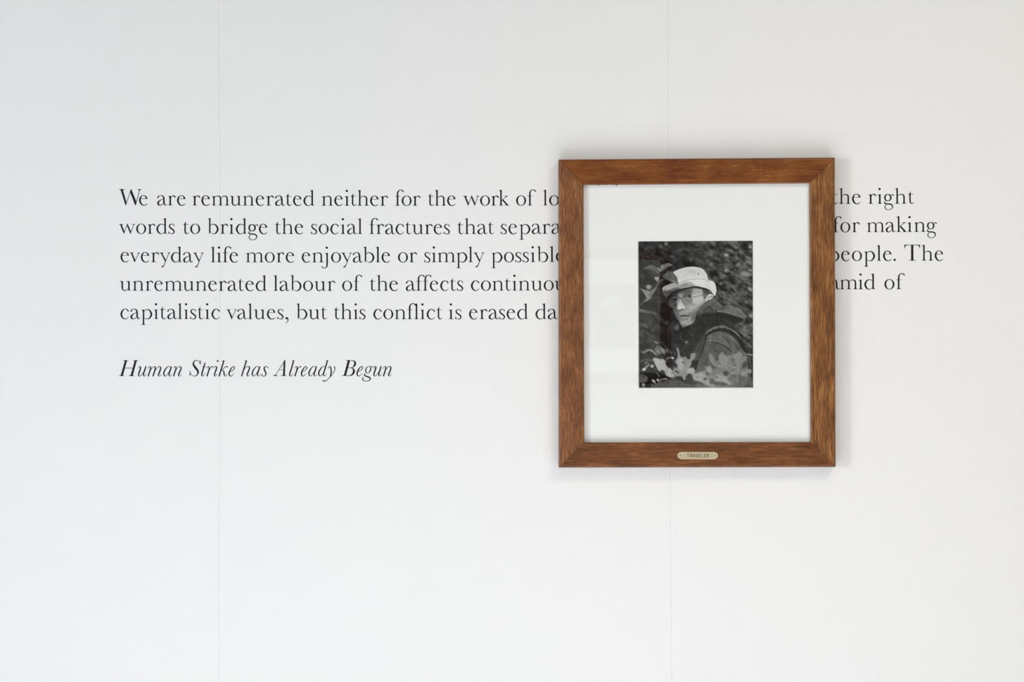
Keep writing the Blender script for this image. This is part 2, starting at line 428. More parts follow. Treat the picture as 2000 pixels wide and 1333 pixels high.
G['W'] = [Y((58, 612), (165, 612), (160, 570), (292, 125), (277, -2), (253, -2), (72, 575)), S((266, 8, 20), (462, 575, 22), cap=False),
          Y((458, 628), (477, 628), (510, 558), (684, 130), (657, -2), (631, -2), (430, 520)), S((648, 8, 22), (806, 590, 24), cap=False),
          Y((0, 627), (0, 612), (42, 605), (75, 575), (158, 572), (175, 602), (222, 612), (222, 627)), Y((718, 627), (718, 615), (762, 605), (788, 572), (822, 572), (838, 603), (887, 616), (887, 627))]
G['T'] = [Y((10, 622), (10, 600), (618, 600), (618, 622)), Y((10, 610), (6, 468), (22, 468), (40, 535), (65, 578), (115, 602)), Y((618, 610), (627, 472), (610, 472), (590, 540), (565, 580), (515, 602)), stem(274, 362, 40, 605), foot(274, 362, 116, 108)]
G['E'] = [stem(60, 145, 10, 610), Y((0, 0), (0, 12), (40, 20), (60, 45), (145, 45), (145, 20), (440, 20), (440, 0)), Y((0, 622), (0, 610), (40, 602), (60, 575), (145, 575), (145, 602), (430, 602), (430, 622)),
          Y((145, 302), (330, 302), (330, 324), (145, 324)), Y((470, 160), (458, 160), (420, 60), (350, 18), (440, 0), (450, 0)), Y((445, 470), (432, 470), (410, 560), (350, 604), (430, 622), (436, 622)), Y((325, 400), (335, 400), (335, 226), (325, 226), (300, 302), (300, 324))]
G['x'] = [Y((50, 372), (130, 372), (350, 0), (268, 0)), S((60, 10, 20), (320, 362, 20), cap=False), foot(38, 60, 40, 60, 0), foot(285, 330, 70, 60, 0), Y((0, 376), (0, 363), (180, 363), (180, 376)), Y((250, 376), (250, 363), (380, 363), (380, 376))]
G[','] = [DOT(60, 32, 43), S((84, 62, 34), (113, 20, 42), (122, -40, 36), (88, -116, 24), (14, -178, 10))]
G['.'] = [DOT(44, 32, 44)]
# italics
I = {}
I['H'] = [Y((72, 18), (160, 18), (322, 592), (236, 592)), Y((460, 18), (548, 18), (704, 592), (618, 592)), Y((225, 303), (590, 303), (595, 325), (228, 325)),
          Y((165, 618), (165, 606), (205, 600), (232, 580), (318, 580), (350, 602), (392, 606), (392, 618)), Y((0, 0), (0, 12), (45, 20), (80, 44), (165, 44), (185, 20), (220, 12), (220, 0)),
          Y((558, 618), (558, 606), (592, 600), (612, 580), (700, 580), (730, 602), (772, 606), (772, 618)), Y((375, 0), (375, 12), (420, 20), (462, 44), (550, 44), (568, 20), (604, 12), (604, 0))]
I['u'] = [S((6, 285, 14), (42, 348, 22), (88, 370, 30), (118, 340, 48), (98, 250, 54), (62, 140, 54), (40, 62, 50), (46, 12, 38), (80, -6, 28), (128, 22, 22), (205, 112, 22), (262, 200, 24), cap=False),
          S((320, 368, 44), (282, 240, 52), (242, 120, 50), (230, 42, 46), (255, -2, 30), (296, 20, 20), (342, 84, 12))]
I['m'] = [S((4, 282, 14), (42, 345, 20), (88, 369, 28), (118, 345, 44), (108, 270, 50), (70, 150, 52), (24, 4, 50)),
          S((104, 215, 16), (165, 300, 20), (228, 358, 24), (270, 370, 32), (300, 330, 46), (286, 250, 50), (250, 130, 52), (214, 4, 50)),
          S((290, 215, 16), (362, 305, 20), (425, 358, 24), (475, 368, 32), (506, 325, 46), (488, 230, 52), (440, 105, 52), (416, 36, 44), (442, -5, 28), (486, 16, 20), (545, 82, 12))]
I['n'] = [S((4, 282, 14), (42, 345, 20), (88, 369, 28), (116, 345, 42), (106, 265, 50), (70, 150, 52), (22, 4, 50)),
          S((102, 220, 16), (175, 315, 20), (245, 368, 26), (292, 358, 38), (312, 310, 48), (286, 215, 52), (230, 90, 52), (214, 30, 42), (244, -6, 26), (290, 20, 20), (346, 82, 12))]
I['a'] = [S((292, 300, 16), (262, 358, 18), (215, 376, 22), (150, 335, 34), (78, 238, 48), (32, 130, 54), (38, 40, 46), (82, -4, 28), (142, 30, 22), (222, 140, 22), (268, 235, 22), cap=False),
          S((322, 364, 42), (284, 240, 52), (240, 110, 50), (232, 36, 42), (258, -4, 27), (302, 22, 20), (346, 82, 12))]
I['S'] = [S((412, 520, 16), (378, 580, 22), (300, 615, 22), (215, 590, 34), (162, 510, 54), (174, 420, 72), (242, 322, 84), (312, 232, 80), (343, 140, 62), (302, 42, 42), (215, -3, 24), (128, 16, 20), (48, 88, 18), cap=False),
          Y((460, 612), (446, 608), (415, 558), (402, 525), (413, 440), (440, 440), (444, 530)), Y((18, 200), (34, 200), (45, 120), (64, 85), (42, 50), (20, 12), (0, 12), (14, 100))]
I['t'] = [S((158, 508, 42), (122, 385, 50), (80, 245, 54), (42, 110, 54), (30, 38, 46), (58, -5, 28), (108, 28, 20), (170, 112, 11)), Y((28, 352), (208, 352), (208, 370), (28, 370))]
I['r'] = [S((4, 280, 14), (42, 345, 20), (85, 370, 28), (114, 345, 44), (112, 280, 48), (82, 170, 50), (28, 4, 50)), S((108, 210, 16), (160, 305, 20), (212, 362, 28), (242, 364, 38), (252, 346, 36))]
I['i'] = [S((4, 284, 14), (42, 345, 20), (92, 370, 30), (132, 340, 48), (108, 230, 54), (58, 95, 50), (48, 28, 42), (76, -6, 27), (122, 22, 20), (176, 90, 12)), DOT(175, 583, 37)]
I['k'] = [S((205, 592, 50), (110, 290, 50), (22, 4, 50)), Y((110, 602), (110, 592), (158, 586), (178, 560), (235, 622), (222, 618), (196, 602)), S((92, 200, 16), (195, 298, 22), (268, 360, 26), (320, 366, 36), (346, 348, 38)),
          S((130, 208, 18), (180, 210, 34), (208, 150, 46), (216, 70, 48), (234, 14, 36), (262, -6, 26), (298, 24, 20), (336, 92, 12))]
I['e'] = [S((62, 162, 16), (152, 205, 24), (222, 275, 30), (238, 335, 34), (206, 374, 24), (148, 340, 34), (72, 232, 50), (26, 110, 54), (38, 30, 46), (82, -8, 27), (148, 24, 22), (216, 115, 12))]
I['h'] = [S((205, 592, 50), (110, 290, 50), (22, 4, 50)), Y((120, 602), (120, 592), (160, 586), (178, 560), (235, 622), (222, 618), (200, 602)),
          S((92, 215, 16), (150, 305, 20), (215, 358, 24), (275, 372, 28), (322, 345, 44), (320, 275, 52), (270, 150, 52), (230, 62, 48), (234, 14, 36), (262, -6, 26), (302, 20, 20), (354, 80, 12))]
I['s'] = [S((268, 322, 34), (250, 352, 28), (205, 374, 22), (150, 350, 38), (122, 292, 50), (152, 200, 54), (190, 120, 50), (186, 45, 42), (140, -4, 25), (78, -5, 24), (34, 28, 32), (22, 66, 34))]
I['A'] = [S((478, 600, 22), (290, 315, 20), (105, 28, 20), cap=False), Y((463, 620), (497, 620), (492, 380), (480, 15), (400, 15), (415, 200), (427, 500), (402, 500)), Y((245, 232), (416, 232), (418, 250), (258, 250)),
          Y((0, 0), (0, 10), (60, 25), (95, 52), (128, 52), (150, 25), (205, 12), (205, 0)), Y((302, 0), (302, 10), (375, 22), (402, 52), (480, 52), (498, 25), (542, 10), (542, 0))]
I['l'] = [S((185, 592, 50), (130, 390, 52), (62, 175, 54), (30, 80, 50), (32, 22, 42), (64, -6, 28), (110, 24, 20), (162, 98, 12)), Y((95, 602), (95, 590), (140, 585), (160, 560), (217, 622), (202, 618), (176, 601))]
I['d'] = [S((288, 310, 16), (258, 360, 18), (210, 376, 22), (150, 335, 34), (78, 238, 48), (32, 130, 54), (38, 40, 46), (82, -4, 28), (142, 30, 22), (215, 130, 22), (250, 200, 24), cap=False),
          S((372, 592, 50), (300, 350, 50), (225, 110, 50), (222, 34, 42), (250, -5, 27), (294, 22, 20), (338, 84, 12)), Y((295, 602), (295, 590), (335, 585), (352, 560), (404, 622), (390, 618), (366, 601))]
I['y'] = [S((12, 272, 14), (36, 336, 24), (76, 368, 32), (110, 332, 44), (130, 245, 48), (130, 135, 48), (112, 30, 42), (84, -35, 22)),
          S((252, 364, 34), (268, 330, 38), (276, 275, 30), (252, 190, 26), (192, 86, 24), (118, -10, 26), (40, -94, 24), (-34, -161, 24), (-94, -191, 34), (-154, -204, 38), (-198, -190, 34))]
I['B'] = [Y((92, 12), (180, 12), (337, 600), (250, 600)), Y((0, 0), (0, 10), (60, 20), (95, 42), (182, 42), (200, 18), (300, 18), (300, 0)), Y((180, 618), (180, 606), (225, 598), (245, 575), (320, 598), (400, 598), (400, 618)),
          S((300, 609, 18), (404, 606, 20), (496, 578, 44), (540, 508, 72), (520, 420, 70), (452, 350, 38), (390, 324, 20), (262, 320, 18), cap=False),
          S((375, 320, 16), (452, 278, 46), (490, 200, 80), (466, 108, 76), (400, 38, 48), (312, 11, 26), (170, 9, 18), cap=False)]
I['g'] = [S((146, 236, 44), (196, 335, 32), (268, 376, 18), (320, 348, 30), (343, 266, 46), (305, 168, 40), (226, 110, 20), (164, 150, 34), c=True), S((325, 352, 16), (362, 370, 24), (392, 358, 32), (410, 342, 28)),
          S((172, 100, 16), (114, 78, 28), (90, 40, 40), (140, -2, 48), (218, -30, 50), (290, -58, 50), (328, -108, 44), (300, -162, 36), (232, -202, 26), (142, -206, 24), (68, -182, 30), (24, -132, 36), (32, -86, 34), (62, -58, 20))]

def ribbon(pts, closed, cap):
    c = cat(pts, 7, closed)
    n = len(c)
    xy = c[:, :2]
    if closed:
        t = np.roll(xy, -1, 0) - np.roll(xy, 1, 0)
    else:
        t = np.zeros_like(xy); t[1:-1] = xy[2:] - xy[:-2]; t[0] = xy[1] - xy[0]; t[-1] = xy[-1] - xy[-2]
    ln = np.hypot(t[:, 0], t[:, 1]); ln[ln == 0] = 1; t /= ln[:, None]
    nrm = np.stack([-t[:, 1], t[:, 0]], 1)
    w_ = np.maximum(c[:, 2:3], 4) / 2
    a, b = xy + nrm * w_, xy - nrm * w_
    polys = []
    rng = range(n) if closed else range(n - 1)
    for i in rng:
        j = (i + 1) % n
        polys.append([a[i], b[i], b[j], a[j]])
    if cap and not closed:
        for k, s in ((0, -1), (n - 1, 1)):
            r = w_[k][0]
            if r > 8:
                base = math.atan2(t[k][1] * s, t[k][0] * s)
                polys.append([xy[k] + r * np.array((math.cos(base + q), math.sin(base + q))) for q in np.linspace(-PI / 2, PI / 2, 8)])
    return polys

def glyph_mesh(name, prims, mat, thick=0.00018, unit=0.00005, mirror=False):
    bm = bmesh.new()
    group_ = [0]
    def face(pts, both=True):
        pts = [np.asarray(p, float) for p in pts]
        area2 = sum(pts[i][0] * pts[(i + 1) % len(pts)][1] - pts[(i + 1) % len(pts)][0] * pts[i][1] for i in range(len(pts)))
        if abs(area2) < 1: return
        if area2 < 0: pts = pts[::-1]
        th = thick + group_[0] * 4e-6      # overlapping strokes lie a hair over one another
        f = [bm.verts.new((p[0] * unit, -th, p[1] * unit)) for p in pts]
        g = [bm.verts.new((p[0] * unit, 0.0, p[1] * unit)) for p in pts]
        bm.faces.new(f)
        for i in range(len(f)):
            j = (i + 1) % len(f)
            try: bm.faces.new((f[j], f[i], g[i], g[j]))
            except ValueError: pass
    for p in prims:
        group_[0] += 1
        if p[0] == 'S':
            for q in ribbon(p[1], p[2], p[3]): face(q)
        elif p[0] == 'P': face(p[1])
        elif p[0] == 'D': face([(p[1] + p[3] * math.cos(a), p[2] + p[3] * math.sin(a)) for a in np.linspace(0, 2 * PI, 25)[:-1]])
        elif p[0] == 'O':
            _, cx, cy, rx, ry, ix, iy, icx, icy = p
            A = np.linspace(0, 2 * PI, 49)
            def se(a, e): return (abs(math.cos(a)) ** e * (1 if math.cos(a) >= 0 else -1), abs(math.sin(a)) ** e * (1 if math.sin(a) >= 0 else -1))
            for i in range(48):
                o0, o1 = se(A[i], 1.0), se(A[i + 1], 1.0); n0, n1 = se(A[i], 0.97), se(A[i + 1], 0.97)
                face([(cx + rx * o0[0], cy + ry * o0[1]), (cx + rx * o1[0], cy + ry * o1[1]), (icx + ix * n1[0], icy + iy * n1[1]), (icx + ix * n0[0], icy + iy * n0[1])])
    me = bpy.data.meshes.new(name)
    bm.to_mesh(me); bm.free()
    me.materials.append(mat)
    return me

GM = {}
def gmesh(ch, italic=False):
    k = (ch, italic)
    if k not in GM:
        GM[k] = glyph_mesh('letter', (I if italic else G)[ch], M['vinyl'])
    return GM[k]
ADV = dict(a=408, b=480, c=388, d=482, e=402, f=270, g=372, h=492, i=245, j=248, k=425, l=228, m=718, n=492, o=436, p=488, r=335, s=292, t=280, u=488, v=440, w=662, y=436, T=680, W=783, E=520, x=420)
ADV['.'] = 150; ADV[','] = 200
LSB = dict(o=10, e=10, c=10, d=8, b=12, n=14, m=10, r=18, i=14, l=8, p=14, k=10, h=6)
LSB['v'] = -34; LSB['y'] = -8
XR_ = dict(a=395, b=436, c=328, d=436, e=332, f=205, g=380, h=445, i=185, j=128, k=405, l=182, m=692, n=444, o=390, p=444, r=300, s=244, t=234, u=440, v=412, w=632, y=430, T=628, W=887)
XR_['.'] = 88; XR_[','] = 140
PAIR = {('v','a'): -30, ('r','y'): -2, ('y','d'): 8, ('w','o'): 8, ('r','a'): 6, ('e','v'): -6, ('o','y'): -25, ('r','i'): -18, ('r','k'): -36, ('g','h'): 30, ('g','e'): 20, ('k','i'): -18, ('a','t'): 12, ('r','s'): 0, ('o','f'): 22, ('o','r'): 4, ('f','l'): 0, ('i','d'): -2, ('y','a'): 15}

def offsets(word):
    x, out = 0.0, []
    for i, ch in enumerate(word):
        if i: x += LSB.get(ch, 0) + PAIR.get((word[i - 1], ch), 0)
        out.append(x); x += ADV[ch]
    return out

def baseline(ctrl, px): return float(np.interp(px, [c[0] for c in ctrl], [c[1] for c in ctrl]))

def put_word(text, pos, ctrl, label, group, name='word', italic=False):
    """pos: px of each letter's left edge; ctrl: baseline height along the line"""
    y0 = baseline(ctrl, pos[0])
    o = empty(name, P(pos[0], y0))
    tag(o, label, 'lettering', group)
    base = P(pos[0], y0)
    for i, (ch, px) in enumerate(zip(text, pos)):
        l = bpy.data.objects.new('letter', gmesh(ch, italic))
        y = baseline(ctrl, px + 9)
        v = P(px, y) - base
        l.location = v
        sl = (baseline(ctrl, px + 12) - baseline(ctrl, px)) / 12.0
        l.rotation_euler = (0, math.atan(sl), 0)
        link(l, o)
    return o

def fit(text, a, b, ia=0, ib=None, endR=True):
    """letter positions from two measured edges: left edge of letter ia at px a, right (or left) edge of letter ib at px b"""
    off = offsets(text)
    if ib is None: ib = len(text) - 1
    eb = off[ib] + (XR_[text[ib]] if endR else 0)
    span = (eb - off[ia]) / 20.0
    extra = (b - a) - span
    n = (ib - ia)
    pos = []
    for i, q in enumerate(off):
        k = (i - ia) / n if n else 0
        pos.append(a + (q - off[ia]) / 20.0 + extra * k)
    return pos

BL = [
    [(232, 401.0), (500, 401.8), (750, 402.0), (1000, 401.7), (1090, 401.3), (1640, 398.5), (1800, 398.0)],
    [(232, 456.8), (500, 457.1), (850, 457.5), (1000, 457.2), (1090, 456.8), (1640, 453.9), (1830, 453.0)],
    [(232, 511.3), (262, 512.2), (430, 512.6), (700, 512.7), (1000, 512.3), (1090, 511.8), (1640, 509.9), (1840, 509.3)],
    [(232, 568.0), (500, 568.5), (850, 568.1), (1090, 567.6), (1640, 565.5), (1780, 565.1)],
    [(232, 623.3), (500, 623.6), (850, 623.8), (1090, 623.5)],
    [(232, 735.0), (500, 734.9), (770, 734.7)],
]
GROUP = 'words of the wall paragraph'
W_ = [  # line, text, edge a, edge b, label, options
    (0, 'We', 232.3, 288.0, 'black serif word "We" that opens the paragraph at top left', {}),
    (0, 'are', 306.6, 362.2, 'black serif word "are" on the first line after "We"', {}),
    (0, 'remunerated', 376.0, 614.3, 'long black serif word "remunerated" on the first line, crossing the left wall joint', {}),
    (0, 'neither', 628.3, 758.0, 'black serif word "neither" on the first line of wall text', {}),
    (0, 'for', 771.5, 821.3, 'black serif word "for" on the first line between "neither" and "the"', {}),
    (0, 'the', 835.8, 889.7, 'black serif word "the" on the first line before "work"', {}),
    (0, 'work', 904.6, 994.2, 'black serif word "work" on the first line of wall text', {}),
    (0, 'of', 1008.0, 1040.2, 'black serif word "of" on the first line after "work"', {}),
    (0, 'lo', 1060.5, 1092.0, 'letters "lo" at the end of the first line, running behind the picture frame', {}),
    (0, 'the', 1624.7, 1680.6, 'black serif word "the" on the first line, half hidden by the right of the frame', {}),
    (0, 'right', 1696.2, 1785.0, 'black serif word "right" at the far right end of the first line', {}),
    (1, 'words', 232.3, 341.2, 'black serif word "words" starting the second line', {}),
    (1, 'to', 357.3, 391.0, 'black serif word "to" on the second line after "words"', {}),
    (1, 'bridge', 405.3, 522.0, 'black serif word "bridge" on the second line, crossing the left wall joint', {}),
    (1, 'the', 537.0, 592.0, 'black serif word "the" on the second line between "bridge" and "social"', {}),
    (1, 'social', 607.2, 707.7, 'black serif word "social" on the second line with a nick in its o', {}),
    (1, 'fractures', 721.2, 878.8, 'black serif word "fractures" on the second line of wall text', {}),
    (1, 'that', 893.3, 964.7, 'black serif word "that" on the second line after "fractures"', {}),
    (1, 'separa', 977.8, 1076.8, 'letters "separa" on the second line, running behind the picture frame', dict(endR=False)),
    (1, 'for', 1627.0, 1679.4, 'black serif word "for" on the second line against the right of the frame', {}),
    (1, 'making', 1693.2, 1829.4, 'black serif word "making" at the far right of the second line', {}),
    (2, 'everyday', 235.0, 398.5, 'black serif word "everyday" starting the third line', {}),
    (2, 'life', 411.7, 464.8, 'black serif word "life" on the third line, crossing the left wall joint', {}),
    (2, 'more', 480.3, 574.5, 'black serif word "more" on the third line of wall text', {}),
    (2, 'enjoyable', 589.2, 761.7, 'black serif word "enjoyable" on the third line of wall text', {}),
    (2, 'or', 777.3, 814.7, 'black serif word "or" on the third line between "enjoyable" and "simply"', {}),
    (2, 'simply', 828.5, 946.3, 'black serif word "simply" on the third line of wall text', {}),
    (2, 'possible', 959.3, 1085.5, 'black serif word "possible" on the third line, its e cut by the frame', dict(endR=False)),
    (2, 'people.', 1642.8, 1749.6, 'black serif word "people." on the third line, its first letter behind the frame', dict(ia=1)),
    (2, 'The', 1765.8, 1842.0, 'black serif word "The" at the far right end of the third line', {}),
    (3, 'unremunerated', 234.3, 521.0, 'longest black serif word "unremunerated" starting the fourth line', {}),
    (3, 'labour', 534.0, 654.8, 'black serif word "labour" on the fourth line of wall text', {}),
    (3, 'of', 668.3, 700.8, 'black serif word "of" on the fourth line after "labour"', {}),
    (3, 'the', 722.3, 777.0, 'black serif word "the" on the fourth line before "affects"', {}),
    (3, 'affects', 792.3, 904.7, 'black serif word "affects" on the fourth line of wall text', {}),
    (3, 'continuou', 919.7, 1083.5, 'letters "continuou" on the fourth line, running behind the picture frame', dict(endR=False)),
    (3, 'amid', 1640.6, 1709.8, 'letters "amid" on the fourth line, coming out from behind the frame', dict(ia=1)),
    (3, 'of', 1727.4, 1760.4, 'black serif word "of" at the far right end of the fourth line', {}),
    (4, 'capitalistic', 235.0, 429.3, 'black serif word "capitalistic" starting the fifth line', {}),
    (4, 'values,', 442.3, 563.5, 'black serif word "values" with its comma on the fifth line', {}),
    (4, 'but', 578.7, 638.5, 'black serif word "but" on the fifth line of wall text', {}),
    (4, 'this', 652.2, 714.0, 'black serif word "this" on the fifth line of wall text', {}),
    (4, 'conflict', 729.0, 864.0, 'black serif word "conflict" on the fifth line of wall text', {}),
    (4, 'is', 876.2, 901.3, 'black serif word "is" on the fifth line between "conflict" and "erased"', {}),
    (4, 'erased', 916.0, 1031.7, 'black serif word "erased" on the fifth line of wall text', {}),
    (4, 'dai', 1045.7, 1090.3, 'letters "da" at the end of the fifth line, meeting the frame', dict(endR=False)),
]
WORDS = []
for ln_, txt, a_, b_, lab, opt in W_:
    WORDS.append(put_word(txt, fit(txt, a_, b_, **opt), BL[ln_], lab, GROUP))
IT = [
    ('Human', [232.0, 268.75, 288.5, 318.5, 338.0], 'slanted italic word "Human" that opens the title line'),
    ('Strike', [369.75, 392.5, 403.0, 416.5, 427.0, 446.25], 'slanted italic word "Strike" crossing the left wall joint'),
    ('has', [471.0, 491.25, 509.75], 'slanted italic word "has" in the middle of the title line'),
    ('Already', [532.5, 564.25, 574.75, 587.5, 601.9, 621.0, 640.2], 'slanted italic word "Already" on the title line'),
    ('Begun', [666.8, 696.25, 706.9, 728.25, 748.0], 'slanted italic word "Begun" that ends the title line'),
]
for txt, pos, lab in IT:
    WORDS.append(put_word(txt, pos, BL[5], lab, 'italic words of the title line', italic=True))
# a stray nick of vinyl inside the o of "social"
soc = WORDS[15]
nk = glyph_mesh('vinyl_scrap', [Y((0, 0), (30, 12), (48, 30), (56, 10), (50, -22), (30, -10))], M['vinyl'])
o_ = bpy.data.objects.new('vinyl_scrap', nk); o_.location = P(636.4, 447.0) - P(607.2, baseline(BL[1], 607.2)); link(o_, soc)
# ------------------------------------------------------------------ the black and white print, painted into a colour attribute on a fine sheet
PX0, PX1, PY0, PY1 = 1246.0, 1472.0, 470.0, 758.5      # picture coordinates covered by the sheet
SSX = 2.0
CW, CH = int((PX1 - PX0) * SSX), int((PY1 - PY0) * SSX)
IMG = np.full((CH, CW), 62.0)
_rs = np.random.RandomState(7)

def gblur(a, s):
    if s <= 0: return a
    r = max(1, int(3 * s + 0.5)); k = np.exp(-0.5 * (np.arange(-r, r + 1) / s) ** 2); k /= k.sum()
    p = np.pad(a, ((r, r), (0, 0)), mode='edge'); o = np.zeros_like(a)
    for i, q in enumerate(k): o += q * p[i:i + a.shape[0]]
    p = np.pad(o, ((0, 0), (r, r)), mode='edge'); o2 = np.zeros_like(a)
    for i, q in enumerate(k): o2 += q * p[:, i:i + a.shape[1]]
    return o2

def fill_mask(pts):
    """anti-aliased even-odd fill, 3x vertical oversampling with exact horizontal coverage"""
    p = np.array(pts, float)
    x = (p[:, 0] - PX0) * SSX; y = (p[:, 1] - PY0) * SSX
    m = np.zeros((CH, CW)); SUB = 3
    y0, y1 = max(0, int(y.min())), min(CH, int(y.max()) + 1)
    n = len(p)
    for r in range(y0, y1):
        for s in range(SUB):
            yy = r + (s + 0.5) / SUB; xs = []
            for i in range(n):
                a, b = y[i], y[(i + 1) % n]
                if (a <= yy) != (b <= yy):
                    xs.append(x[i] + (yy - a) / (b - a) * (x[(i + 1) % n] - x[i]))
            xs.sort()
            for a, b in zip(xs[::2], xs[1::2]):
                a = max(a, 0.0); b = min(b, float(CW))
                if b <= a: continue
                ia, ib = int(a), int(b)
                if ia == ib: m[r, min(ia, CW - 1)] += (b - a) / SUB
                else:
                    m[r, ia] += (ia + 1 - a) / SUB
                    m[r, ia + 1:ib] += 1.0 / SUB
                    if ib < CW: m[r, ib] += (b - ib) / SUB
    return np.clip(m, 0, 1)

def crop(c, pts):
    x0, y0, s = c
    return [(x0 + q[0] / s, y0 + q[1] / s) + tuple(v / s for v in q[2:3]) for q in pts]
cA, cB, cC, cD = (1290, 515, 16.667), (1290, 570, 16.667), (1245, 470, 16.667), (1355, 470, 16.667)
cE, cF, cG, cH, cI = (1355, 545, 16.667), (1355, 620, 16.667), (1245, 660, 13.333), (1355, 660, 13.333), (1245, 540, 9.525)

def comp(m, v, a=1.0, blur=0.0):
    global IMG
    if blur: m = gblur(m, blur * SSX)
    m = m * a
    IMG = IMG * (1 - m) + (v if np.isscalar(v) else v) * m
def pg(c, pts, v, blur=0.4, a=1.0, smooth=True, clip=None):
    q = crop(c, pts)
    if smooth: q = cat(q, 4, True)
    m = fill_mask(q)
    if blur: m = gblur(m, blur * SSX)
    if clip is not None: m = m * clip
    comp(m, v, a)
    return m
def ln(c, pts, v, blur=0.3, a=1.0, clip=None):
    q = crop(c, [(x, y, w_ if w_ else 1) for x, y, w_ in pts])
    cc = cat(q, 4); xy = cc[:, :2]
    t = np.zeros_like(xy); t[1:-1] = xy[2:] - xy[:-2]; t[0] = xy[1] - xy[0]; t[-1] = xy[-1] - xy[-2]
    l = np.hypot(t[:, 0], t[:, 1]); l[l == 0] = 1; t /= l[:, None]
    nr = np.stack([-t[:, 1], t[:, 0]], 1); wd = np.maximum(cc[:, 2:3], 0.25) / 2
    m = fill_mask(list(xy + nr * wd) + list((xy - nr * wd)[::-1]))
    if blur: m = gblur(m, blur * SSX)
    if clip is not None: m = m * clip
    comp(m, v, a)
def bl(c, x, y, rx, ry, v, blur=1.0, a=1.0, ang=0.0, clip=None):
    pts = []
    for k in range(20):
        t = 2 * PI * k / 20; u, w_ = rx * math.cos(t), ry * math.sin(t)
        pts.append((x + u * math.cos(ang) - w_ * math.sin(ang), y + u * math.sin(ang) + w_ * math.cos(ang)))
    m = fill_mask(crop(c, pts))
    if blur: m = gblur(m, blur * SSX)
    if clip is not None: m = m * clip
    comp(m, v, a)

# soft, out of focus foliage
nz = _rs.rand(CH, CW)
def oriented(s1, s2, ang):
    """noise stretched along a direction"""
    r = int(3 * s1); yy, xx = np.mgrid[-r:r + 1, -r:r + 1]
    u = xx * math.cos(ang) + yy * math.sin(ang); v = -xx * math.sin(ang) + yy * math.cos(ang)
    k = np.exp(-0.5 * ((u / s1) ** 2 + (v / s2) ** 2)); k /= k.sum()
    kp = np.zeros((CH, CW)); kp[:2 * r + 1, :2 * r + 1] = k; kp = np.roll(kp, (-r, -r), (0, 1))
    o = np.real(np.fft.ifft2(np.fft.fft2(_rs.rand(CH, CW)) * np.fft.fft2(kp)))
    return (o - o.mean()) / o.std()
right = np.clip((np.mgrid[0:CH, 0:CW][1] / CW - 0.35) / 0.5, 0, 1)
IMG += right * 13 + oriented(11, 4.5, 0.6) * (6 + 9 * right) + oriented(5, 2.6, 0.5) * (3 + 9 * right) + oriented(2.6, 1.6, 0.5) * (1 + 4 * right)
IMG -= (1 - right) * 6
for q in [(330, 70, 75, 45, 132, 2.0, .7, .1), (700, 80, 170, 32, 98, 2.2, .6, -.05), (540, 420, 130, 62, 112, 2.5, .7, -.25), (600, 450, 50, 60, 118, 2, .5, 0),
          (1070, 465, 72, 58, 172, 1.3, .95, 0), (1060, 590, 60, 50, 110, 2, .5, 0), (1845, 205, 62, 45, 172, 1.3, .95, .2), (1550, 360, 85, 42, 150, 1.7, .85, .3),
          (1880, 345, 45, 50, 140, 1.6, .7, 0), (1440, 380, 60, 35, 110, 2, .6, 0), (1560, 60, 70, 30, 112, 1.6, .6, .5), (1400, 130, 120, 40, 100, 2.4, .6, .1),
          (575, 770, 70, 65, 128, 1.3, .75, 0), (1060, 980, 62, 52, 160, 1.6, .9, .3), (1440, 790, 90, 60, 142, 1.7, .85, -.6), (1790, 700, 120, 50, 140, 1.8, .8, .1),
          (1700, 850, 90, 36, 140, 1.6, .7, .5), (1860, 970, 70, 34, 168, 1.3, .85, .4), (1660, 1090, 150, 85, 158, 2.0, .9, .15), (1780, 1120, 90, 70, 150, 2, .7, 0),
          (1280, 1120, 110, 40, 112, 2, .7, .35), (1630, 1250, 130, 50, 135, 2.2, .75, -.1), (870, 1190, 36, 80, 125, 1.4, .6, -.5), (170, 640, 150, 70, 92, 3, .6, 0),
          (160, 240, 60, 120, 98, 3, .5, .3), (1210, 740, 50, 110, 112, 2.4, .6, -.4), (800, 590, 90, 50, 105, 2, .5, .5), (430, 60, 60, 40, 90, 2, .5, 0)]:
    bl(cD, q[0], q[1], q[2], q[3], q[4], q[5], q[6], q[7])
for q in [(935, 100, 62, 52, 132, 0.9, .95, 0), (760, 180, 34, 55, 128, 1.2, .85, -.3), (1125, 525, 62, 48, 92, 1.4, .8, 0), (1370, 330, 120, 50, 90, 2, .6, -.1),
          (1740, 600, 75, 55, 98, 1.8, .7, 0), (1180, 670, 80, 50, 84, 1.8, .6, -.4), (400, 110, 90, 60, 92, 2.2, .5, .2), (180, 1150, 70, 60, 92, 2, .6, 0),
          (460, 400, 120, 30, 78, 2, .5, 0), (1400, 520, 70, 70, 84, 2, .5, 0)]:
    bl(cC, q[0], q[1], q[2], q[3], q[4], q[5], q[6], q[7])
ln(cC, [(230, 315, 30), (300, 270, 34), (370, 230, 22)], 118, 1.0, .8)
ln(cC, [(130, 520, 14), (270, 400, 16), (470, 230, 26)], 92, 1.0, .7)
ln(cC, [(780, 500, 20), (850, 525, 26), (885, 480, 14)], 92, 1.0, .6)
